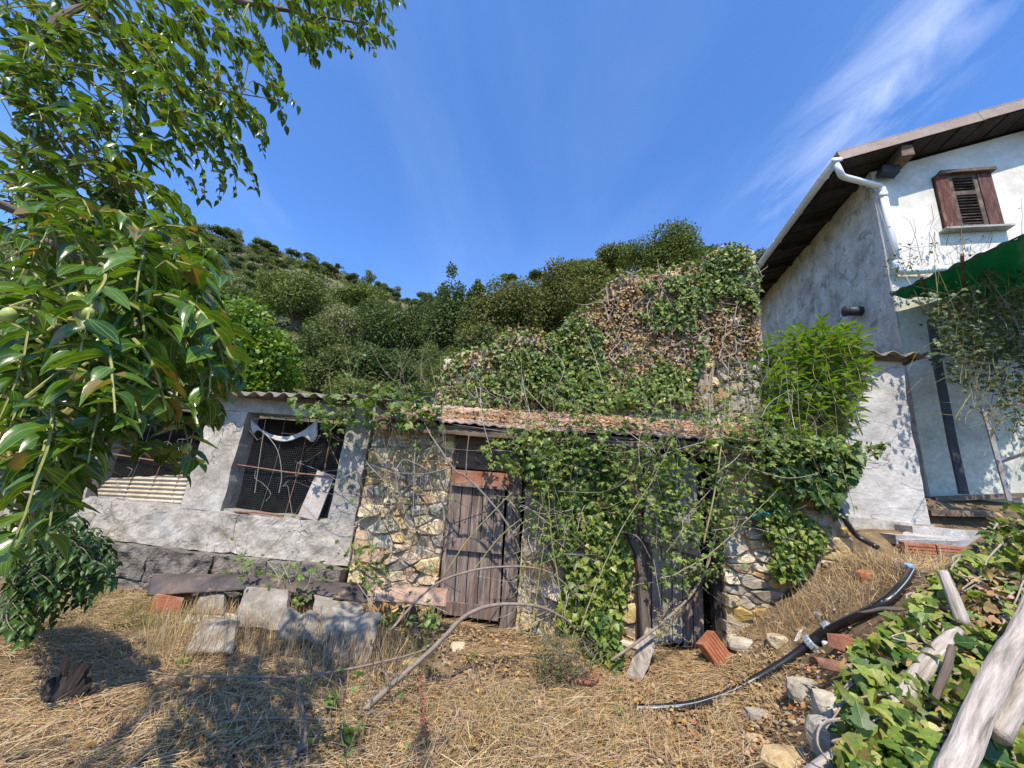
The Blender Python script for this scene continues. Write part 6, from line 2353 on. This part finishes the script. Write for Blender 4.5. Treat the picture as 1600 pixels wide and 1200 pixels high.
def build_brambles():
    r = np.random.default_rng(51)
    # single canes that stand out
    singles = [
        ('arching_stem', [(470, 1215, 2.75), (520, 1165, 2.9), (570, 1110, 3.05), (625, 1060, 3.2), (690, 1000, 3.4), (728, 962, 3.5), (775, 945, 3.6), (835, 946, 3.7), (880, 965, 3.85), (900, 985, 3.95)], [0.021, 0.02, 0.017, 0.013, 0.010], 'twig', 'thick smooth grey stem arching over in front of the door', 'stem', None),
        ('arching_stem', [(610, 985, 3.55), (660, 930, 3.7), (700, 903, 3.8), (760, 888, 3.9), (820, 886, 4.0), (865, 898, 4.1), (905, 935, 4.2)], [0.011, 0.010, 0.006], 'twig', 'thinner grey stem arching higher across the lower half of the door', 'stem', None),
        ('fallen_cane', [(190, 1040, 3.25), (260, 1053, 3.2), (330, 1057, 3.15), (430, 1058, 3.15), (500, 1053, 3.2), (600, 1034, 3.3), (660, 1016, 3.4), (700, 998, 3.5)], [0.004, 0.007, 0.008, 0.007], 'twig', 'long thin brown cane lying across the dry grass', 'cane', 'few'),
        ('fallen_cane', [(345, 1128, 2.85), (420, 1122, 2.85), (500, 1124, 2.9), (560, 1128, 2.95)], [0.007, 0.009, 0.007], 'twig', 'short dark stick lying in the straw near the bottom edge', 'stick', None),
        ('forked_stem', [(440, 1215, 2.6), (462, 1175, 2.65), (478, 1150, 2.7), (470, 1090, 2.75)], [0.015, 0.013, 0.006], 'twig', 'pale broken forked stem standing at the bottom edge', 'stem', None),
        ('dry_branch', [fa(640, 600, 0.3), fa(668, 670, 0.4), fa(690, 705, 0.45), fa(712, 736, 0.45), fa(728, 745, 0.42), fa(765, 782, 0.40), fa(800, 830, 0.38), fa(812, 862, 0.34)], [0.006, 0.010, 0.012, 0.012, 0.008], 'twig', 'knotted brown branch hanging from the roof edge across the top of the door', 'branch', None),
        ('grey_branch', [(955, 1032, 3.9), (1020, 985, 4.05), (1075, 935, 4.2), (1105, 885, 4.3), (1118, 835, 4.35), (1125, 790, 4.35)], [0.013, 0.013, 0.010, 0.006], 'twig', 'grey crooked branch leaning up across the second doorway', 'branch', None),
        ('green_cane', [(1100, 850, 4.1), (1118, 760, 4.15), (1128, 690, 4.2), (1135, 610, 4.25)], [0.009, 0.008, 0.004], 'green_cane', 'upright green cane before the dark post of the second doorway', 'cane', 'few'),
        ('green_cane', [(905, 985, 4.0), (935, 905, 4.05), (975, 820, 4.1), (1020, 750, 4.1), (1050, 690, 4.1)], [0.007, 0.006, 0.003], 'green_cane', 'yellow green cane slanting up from the pier towards the roof', 'cane', 'few'),
        ('green_cane', [(692, 902, 4.0), (730, 845, 4.05), (770, 800, 4.1), (800, 770, 4.15)], [0.007, 0.006, 0.004], 'green_cane', 'yellow green cane slanting across the middle of the door', 'cane', None),
        ('green_cane', [(738, 892, 4.05), (785, 835, 4.1), (815, 810, 4.15)], [0.006, 0.005, 0.003], 'green_cane', 'short yellow green cane parallel to the longer one on the door', 'cane', None),
        ('green_cane', [(826, 1002, 3.9), (838, 930, 3.95), (850, 850, 4.0)], [0.006, 0.005, 0.003], 'green_cane', 'thin yellow cane standing between the door and the ivy pier', 'cane', None),
        ('green_cane', [(882, 990, 3.9), (874, 920, 3.95), (862, 840, 4.0), (856, 760, 4.05)], [0.007, 0.006, 0.003], 'green_cane', 'upright yellow cane rising in front of the sunlit ivy', 'cane', None),
        ('green_cane', [(1050, 900, 4.0), (1110, 865, 4.05), (1180, 800, 4.1), (1215, 765, 4.15)], [0.006, 0.005, 0.003], 'green_cane', 'green cane slanting right towards the turquoise string', 'cane', 'few'),
    ]
    for name, pts, rad, mat, lab, cat, lv in singles:
        P0 = pts[0] if isinstance(pts[0], np.ndarray) else at(*pts[0])
        root = thing(name, P0, lab, cat)
        b = MB()
        seats = [] if lv else None
        cane(b, pts, rad, r, 40, 8, seats, 6, 0.05)
        if name == 'dry_branch':
            j = fa(728, 745, 0.42)
            cane(b, [j, fa(729, 715, 0.45), fa(733, 680, 0.47)], [0.008, 0.005], r, 10)
            cane(b, [fa(705, 730, 0.45), fa(665, 740, 0.5), fa(610, 738, 0.5)], [0.008, 0.004], r, 12)
        if name == 'forked_stem':
            cane(b, [(462, 1175, 2.65), (495, 1150, 2.7), (500, 1105, 2.75)], [0.011, 0.004], r, 10)
            cane(b, [(470, 1160, 2.65), (468, 1110, 2.7), (466, 1060, 2.75)], [0.005, 0.002], r, 10)
        b.build('stem', mat, root, smooth=True)
        if seats:
            put_leaves(root, seats, ['bramble_leaf'], 40, r)
    # --- the main thicket over the pier and second doorway
    def thicket(name, loc, label, cat, polys, ncane, nleafcl, surf, offr, lsize, n_ind, mats=('bramble_leaf',), kk=None, twigmat=('green_cane', 'twig', 'pale_twig'), noise=None, seed=1, canelen=(40, 150), tpl=T_OVA):
        r = np.random.default_rng(seed)
        root = thing(name, loc, label, cat)
        seats = []
        for poly, n in polys:
            pts = poly_samples(poly, n)
            if noise:
                pts = pts[fbm(pts[:, 0] * noise[0], pts[:, 1] * noise[0], 0, noise[1], 3) > noise[2]]
            for x, y in pts:
                p = surf(x, y, r.uniform(*offr))
                seats += compound(p, r.normal(size=3) + np.array([0, -.3, 0]), r, r.uniform(*lsize), kk)
        bb = [MB() for _ in twigmat]
        allp = [p for p, _ in polys]
        for k in range(ncane):
            x, y = poly_samples(allp[k % len(allp)], 1)[0]
            a = r.uniform(0, 2 * pi) if r.random() < 0.6 else r.uniform(1.2, 1.95)
            L = r.uniform(*canelen)
            o = r.uniform(*offr)
            P = [surf(x, y, o), surf(x + cos(a) * L * .5 + r.normal() * 8, y - sin(a) * L * .5 + r.normal() * 8, o + r.normal() * .08), surf(x + cos(a) * L, y - sin(a) * L * 0.9, o + r.normal() * .1)]
            w = r.uniform(0.0015, 0.0048)
            cane(bb[int(r.integers(len(bb)))], P, [w, w * 0.5], r, 14, 5, seats if r.random() < 0.4 else None, 4, lsize[0])
        for q, m in zip(bb, twigmat):
            if q.V:
                q.build('canes', m, root, kind='stuff')
        put_leaves(root, seats, list(mats), n_ind, r, tpl)
        return root
    B1 = [(742, 700), (800, 668), (880, 662), (930, 690), (900, 740), (860, 780), (830, 755), (775, 730)]
    B2 = [(940, 700), (1040, 680), (1080, 700), (1060, 790), (1010, 830), (960, 790)]
    B3 = [(860, 600), (930, 570), (1010, 580), (1090, 610), (1110, 655), (960, 680), (880, 670)]
    thicket('bramble', fl(0.9, 0, 0.4), 'dense bramble thicket hanging over the roof edge between the two doorways', 'bramble', [(B1, 430), (B2, 380), (B3, 380), ([(820, 760), (900, 760), (900, 860), (840, 880)], 120)], 150, 0, fa, (0.15, 0.62), (0.04, 0.07), 300, mats=('bramble_leaf', 'ivy_lit'), seed=61)
    B5 = [(1000, 720), (1100, 690), (1200, 660), (1290, 690), (1190, 770), (1130, 840), (1040, 840)]
    B5b = [(1010, 800), (1130, 790), (1130, 900), (1020, 940)]
    thicket('bramble', fl(2.4, 0, 0.4), 'sparse tangled bramble with pale dry canes in front of the second doorway', 'bramble', [(B5, 560), (B5b, 210), ([(1080, 655), (1200, 640), (1310, 680), (1310, 720), (1100, 700)], 260)], 135, 0, fa, (0.12, 0.55), (0.04, 0.068), 250, mats=('bramble_leaf', 'ivy_lit'), seed=62)
    B4 = [(448, 632), (500, 622), (560, 608), (640, 598), (692, 640), (640, 668), (560, 660), (520, 668), (470, 650)]
    thicket('creeper', fl(-2, 2.5, 0.3), 'leafy creeper trailing along the edge where the corrugated roof meets the tiles', 'creeper', [(B4, 200), ([(590, 600), (690, 600), (700, 700), (620, 690)], 30)], 26, 0, fa, (0.2, 0.55), (0.06, 0.10), 280, twigmat=('green_cane', 'twig'), seed=63)
    D1 = [(575, 690), (700, 690), (705, 800), (600, 830), (560, 780)]
    thicket('dry_bramble', fl(-1.1, 0, 0.3), 'web of thin dry bramble twigs across the golden stone wall', 'bramble', [(D1, 14)], 130, 0, fa, (0.10, 0.5), (0.03, 0.05), 20, twigmat=('twig', 'pale_twig', 'bark'), seed=64)
    D2 = [(440, 930), (560, 860), (610, 850), (610, 930), (700, 930), (700, 1020), (620, 1030), (560, 960)]
    thicket('bramble', fl(-1.4, 0, 0.3), 'low bramble clump growing round the brown ridge cap', 'bramble', [([(540, 850), (600, 850), (615, 920), (550, 915)], 60), ([(560, 935), (690, 950), (690, 1020), (600, 1020)], 75), ([(370, 880), (520, 880), (500, 930), (430, 960), (380, 940)], 70)], 70, 0, fa, (0.25, 0.75), (0.04, 0.065), 260, seed=65)
    D3 = [(800, 860), (900, 880), (900, 960), (820, 960)]
    thicket('dry_bramble', fl(0.3, 0, 0.3), 'pale dry twigs bristling beside the right edge of the door', 'bramble', [(D3, 6), ([(790, 760), (860, 760), (880, 880), (810, 900)], 10)], 90, 0, fa, (0.1, 0.6), (0.03, 0.05), 30, twigmat=('pale_twig', 'pale_twig', 'twig'), seed=66, canelen=(30, 100))
    sg = lambda x, y, o: on_ground(x, y, 0.12 + o)
    thicket('dry_bramble', on_ground(600, 1080), 'loose tangle of thin brown stems beside the thick arching stem', 'bramble', [([(520, 1010), (690, 975), (670, 1060), (560, 1130), (470, 1170), (450, 1100)], 7)], 46, 0, sg, (-0.08, 0.14), (0.03, 0.05), 30, twigmat=('twig', 'bark'), seed=76, canelen=(60, 190))
    R1 = [(690, 600), (860, 600), (900, 640), (800, 650), (700, 645)]
    thicket('dry_bramble', fl(0.2, 2.6, -0.3), 'thin dry twigs and young leaves standing on the tiled roof', 'bramble', [(R1, 45), ([(1100, 600), (1200, 600), (1200, 670), (1100, 670)], 70)], 60, 0, fa, (-0.5, 0.2), (0.035, 0.06), 150, seed=67, canelen=(25, 80))
    sf = lambda x, y, o: at(x, y, 3.65 + o)
    thicket('potted_bush', at(890, 1070, 3.7), 'small fine leaved grey green bush growing out of the terracotta bowl', 'bush', [([(835, 995), (900, 985), (925, 1010), (925, 1050), (890, 1062), (835, 1060)], 520)], 90, 0, sf, (-0.15, 0.25), (0.012, 0.02), 60, mats=('climber_leaf',), kk=5, twigmat=('twig', 'green_cane'), seed=68, canelen=(20, 50), tpl=T_DIA)
    # yellow seed heads by the plank
    root = thing('seed_stalks', at(1050, 1000, 4.1), 'spray of dry yellow seed heads above the leaning plank', 'weed')
    b = MB()
    seats = []
    for k in range(16):
        x0, y0 = 1030 + r.uniform(-8, 8), 1000
        x1, y1 = r.uniform(1015, 1080), r.uniform(940, 1010)
        P = cane(b, [(x0, y0, 4.1), ((x0 + x1) / 2 + 4, (y0 + y1) / 2 - 12, 4.05), (x1, y1, 4.0)], [0.002, 0.001], r, 12, 4)
        for p in P[3:]:
            for q in range(3):
                d = rdir(1)[0]
                seats.append((p + d * 0.008, d, rdir(1)[0], r.uniform(0.012, 0.022)))
    b.build('stalks', 'pale_twig', root, kind='stuff')
    put_leaves(root, seats, ['yellow_seed'], 0, r, T_DIA, rest='seed_heads')
    # climber under the shade net
    sn = lambda x, y, o: at(x, y, 4.7 + o)
    K1 = [(1415, 470), (1500, 440), (1600, 400), (1650, 400), (1650, 640), (1590, 650), (1540, 610), (1480, 600), (1450, 560), (1460, 510)]
    K2 = [(1450, 480), (1560, 460), (1640, 450), (1640, 560), (1480, 560)]
    thicket('climber', at(1520, 770, 4.9), 'small leaved climber filling the space under the green shade net', 'climber', [(K1, 1500), (K2, 1300)], 170, 0, sn, (-0.45, 0.55), (0.03, 0.055), 300, mats=('climber_leaf',), kk=5, twigmat=('twig', 'green_cane'), seed=69, canelen=(40, 140))
    thicket('climber', at(1420, 400, 5.4), 'wispy climber sprigs on the white wall round the foot of the downpipe', 'climber', [([(1385, 385), (1450, 372), (1455, 415), (1400, 440), (1380, 430)], 60), ([(1450, 380), (1560, 370), (1560, 395), (1460, 415)], 14)], 34, 0, lambda x, y, o: at(x, y, 5.3 + o), (-0.1, 0.1), (0.03, 0.05), 120, mats=('climber_leaf',), kk=3, twigmat=('twig', 'bark'), seed=70, canelen=(25, 90))
    thicket('climber', at(1560, 640, 4.4), 'loose hanging sprays of climber round the rusty post', 'climber', [([(1490, 590), (1620, 600), (1620, 700), (1580, 680), (1520, 640)], 110)], 50, 0, lambda x, y, o: at(x, y, 4.3 + o), (-0.1, 0.3), (0.03, 0.05), 150, mats=('climber_leaf',), kk=5, twigmat=('twig', 'green_cane'), seed=71, canelen=(30, 100))


build_brambles()


# ------------------------------------------------------------------ straw, grass, litter
def build_ground_cover():
    r = np.random.default_rng(81)
    N = 150000
    x = r.uniform(-5.2, 5.6, N)
    y = 1.3 + 4.0 * r.random(N) ** 0.8
    P = np.stack([x, y, ground_h(x, y)], -1)
    off = (P - FO) @ FN
    keep = (off > 0.02) & ((x < 3.95) | (off > -0.55))
    keep &= (fbm(x * 1.3, y * 1.3, 0, 19, 4) + 0.35 * fbm(x * 5, y * 5, 0, 29, 3)) > -0.22 + 0.22 * sstep(0.2, 2.2, x) + r.normal(size=N) * 0.06
    P = P[keep]
    N = len(P)
    ang = 2.2 * fbm(P[:, 0] * 0.9, P[:, 1] * 0.9, 0, 23, 3) + r.normal(size=N) * 0.75
    d = np.stack([np.cos(ang), np.sin(ang), r.normal(size=N) * 0.13 + 0.03], -1)
    nn = np.array([0, 0, 1.0]) + r.normal(size=(N, 3)) * 0.35
    R = frames(d, nn)
    L = r.uniform(0.04, 0.24, N)
    w = r.uniform(0.0016, 0.0040, N)
    P[:, 2] += r.uniform(-0.004, 0.045, N)
    b = MB()
    b.inst(T_STRAW, P, R * np.stack([L, w, L * 0.8], -1)[:, None, :])
    b.build('straw', 'straw', kind='stuff', label='mown dry straw lying over the yard', cat='straw')

    def blades(n, cx, cy, rad, hgt, mat, name, label, lean=0.35):
        bb = MB()
        q = r.normal(size=(n, 2)) * rad
        i = r.integers(len(cx), size=n)
        X, Y_ = np.asarray(cx)[i] + q[:, 0], np.asarray(cy)[i] + q[:, 1]
        P = np.stack([X, Y_, ground_h(X, Y_) - 0.01], -1)
        ok = (P - FO) @ FN > 0.05
        P = P[ok]
        m = len(P)
        d = np.array([0, 0, 1.0]) + r.normal(size=(m, 3)) * lean
        R = frames(d, rdir(m))
        L = r.uniform(0.4, 1.2, m) * hgt
        bb.inst(T_STRAW, P, R * np.stack([L, r.uniform(0.002, 0.0045, m), L], -1)[:, None, :])
        bb.build(name, mat, kind='stuff', label=label, cat='grass')
    cl = [on_ground(*p) for p in ((290, 1020), (340, 1030), (300, 985), (540, 1045), (590, 1040), (450, 975), (350, 985), (405, 1000), (440, 1020), (480, 1010), (380, 985), (470, 985), (500, 1030), (330, 1000), (420, 960))]
    blades(3600, [c[0] for c in cl], [c[1] for c in cl], 0.17, 0.27, 'straw', 'tall_dry_grass', 'tall dry grass standing among the broken sheets', 0.22)
    cl = [on_ground(*p) for p in ((205, 965), (225, 975), (130, 945), (300, 960), (345, 950), (90, 960), (250, 950), (470, 905), (510, 900), (20, 1000), (640, 1030))]
    blades(2600, [c[0] for c in cl], [c[1] for c in cl], 0.16, 0.16, 'grass_blade', 'green_grass', 'green grass tufts along the foot of the plinth', 0.45)
    cl = [on_ground(*p) for p in ((1330, 880), (1370, 885), (1300, 930), (1350, 850), (1390, 870), (1280, 950), (1240, 975), (1330, 930), (1380, 900), (1370, 860), (1400, 850), (1390, 835), (1350, 840), (1440, 880))]
    blades(5200, [c[0] for c in cl], [c[1] for c in cl], 0.16, 0.17, 'straw', 'bank_grass', 'dry grass covering the bank below the annex', 0.7)
    cl = [on_ground(*p) for p in ((760, 1100), (900, 1140), (650, 1150), (1000, 1160), (560, 1080), (1130, 1130), (820, 1170), (740, 1160), (450, 1140), (250, 1150), (300, 1090), (1050, 1180), (950, 1090))]
    blades(5000, [c[0] for c in cl], [c[1] for c in cl], 0.22, 0.14, 'straw', 'stubble', 'short dry stubble standing in the mown yard', 0.55)
    cl = [on_ground(*p) for p in ((830, 1110), (880, 1100), (790, 1120), (700, 1110), (300, 1165), (520, 1150), (170, 980), (930, 1150), (640, 1160), (560, 1060), (480, 1080), (250, 1010), (60, 1010), (1080, 1140), (780, 1170))]
    blades(2300, [c[0] for c in cl], [c[1] for c in cl], 0.13, 0.10, 'grass_blade', 'sparse_grass', 'sparse green blades coming up through the straw', 0.5)
    # litter of dead leaves by the door and along the bank
    N = 7600
    i = r.integers(11, size=N)
    cs = [on_ground(*p) for p in ((760, 1010), (830, 1060), (1050, 1070), (1150, 1090), (1220, 1120), (1000, 1110), (640, 1110), (400, 1150), (200, 1120), (860, 1160), (1090, 1150))]
    q = r.normal(size=(N, 2)) * [0.40, 0.27]
    X = np.array([c[0] for c in cs])[i] + q[:, 0]
    Y_ = np.array([c[1] for c in cs])[i] + q[:, 1]
    P = np.stack([X, Y_, ground_h(X, Y_) + r.uniform(0.005, 0.045, N)], -1)
    ok = (P - FO) @ FN > 0.03
    P = P[ok]
    N = len(P)
    R = frames(rdir(N) * [1, 1, 0.25], rdir(N) * 0.55 + [0, 0, 1])
    sz = r.uniform(0.02, 0.055, N)
    mi = (r.random(N) < 0.04).astype(int)
    b = MB()
    for k in range(2):
        s = mi == k
        b.inst(T_OVA, P[s], R[s] * sz[s][:, None, None], k)
    b.build('leaf_litter', ['dead_leaf', 'red_leaf'], kind='stuff', label='brown fallen leaves strewn before the doors and along the bank', cat='litter')
    b = MB()
    for k in range(230):
        c = [(760, 1030), (1000, 1080), (1150, 1110), (1215, 1140), (1230, 1050), (640, 1040), (1100, 1160), (420, 1010), (1200, 1010), (880, 1120)][k % 10]
        p = on_ground(c[0] + r.normal() * 55, c[1] + r.normal() * 22)
        if (p - FO) @ FN < 0.04:
            continue
        q = r.uniform(0.008, 0.032)
        rock_mesh(b, p + [0, 0, q * 0.3], (q * 1.3, q, q * 0.7), k + 500, 6)
    b.build('rubble', ['mortar'], kind='stuff', label='small stones and crumbs of mortar strewn before the stone shed', cat='rubble')
    # small green weeds
    for k, (px, py, s, lab) in enumerate(((280, 1048, 0.07, 'small green seedling beside the long thin brown cane'), (285, 1130, 0.06, 'single pale green seedling in the straw below the thin brown cane'),
                                          (740, 1035, 0.06, 'tiny bright green weed before the door step'), (520, 1120, 0.10, 'leafy weed near the foot of the thick arching stem'),
                                          (670, 990, 0.11, 'dark leafy sprig hanging on the thick arching stem'), (540, 1170, 0.10, 'broad leaved weed at the bottom edge'),
                                          (960, 1130, 0.07, 'greyish weed in the straw right of the terracotta bowl'), (350, 905, 0.07, 'small weed growing out of the plinth joint'),
                                          (130, 955, 0.09, 'green weed at the left foot of the plinth'), (960, 1090, 0.06, 'little ivy runner below the terracotta bowl'))):
        g = on_ground(px, py) if k not in (4, 7) else (at(px, py, 3.35) if k == 4 else fa(px, py, 0.2))
        root = thing('weed', g, lab, 'weed')
        seats = []
        b = MB()
        for q in range(7):
            d = nrm(np.array([r.normal() * .5, r.normal() * .4, 1.0]))
            P = spline([g, g + d * s * 0.6, g + d * s * 1.2 + r.normal(size=3) * s * 0.2], 6)
            b.tube(P, 0.002, 4, cap=False)
            for p in P[2:]:
                seats += [(p, rdir(1)[0] + [0, -.2, .1], np.array([0, -.4, .8]) + r.normal(size=3) * .4, s * r.uniform(0.35, 0.6))]
        b.build('stem', 'green_cane', root)
        put_leaves(root, seats, ['bramble_leaf'], 12, r, T_OVA)
    # dry rust coloured weed
    root = thing('rusty_weed', on_ground(665, 1170), 'withered rust red dock stalk standing in the straw', 'weed')
    b = MB()
    seats = []
    for q in range(2):
        P = cane(b, [(665 + q * 3, 1180, 2.85), (660 + q * 4, 1120, 2.9), (655 + q * 5, 1060 + 15 * q, 3.0)], [0.003, 0.002], r, 20, 4)
        for p in P[4:]:
            for w in range(4):
                seats.append((p, rdir(1)[0], rdir(1)[0], r.uniform(0.012, 0.035)))
    b.build('stem', 'rust', root)
    put_leaves(root, seats, ['red_leaf'], 0, r, T_DIA, rest='withered_leaves')


build_ground_cover()

for o in S.objects:
    if '_o' in o:
        del o['_o']
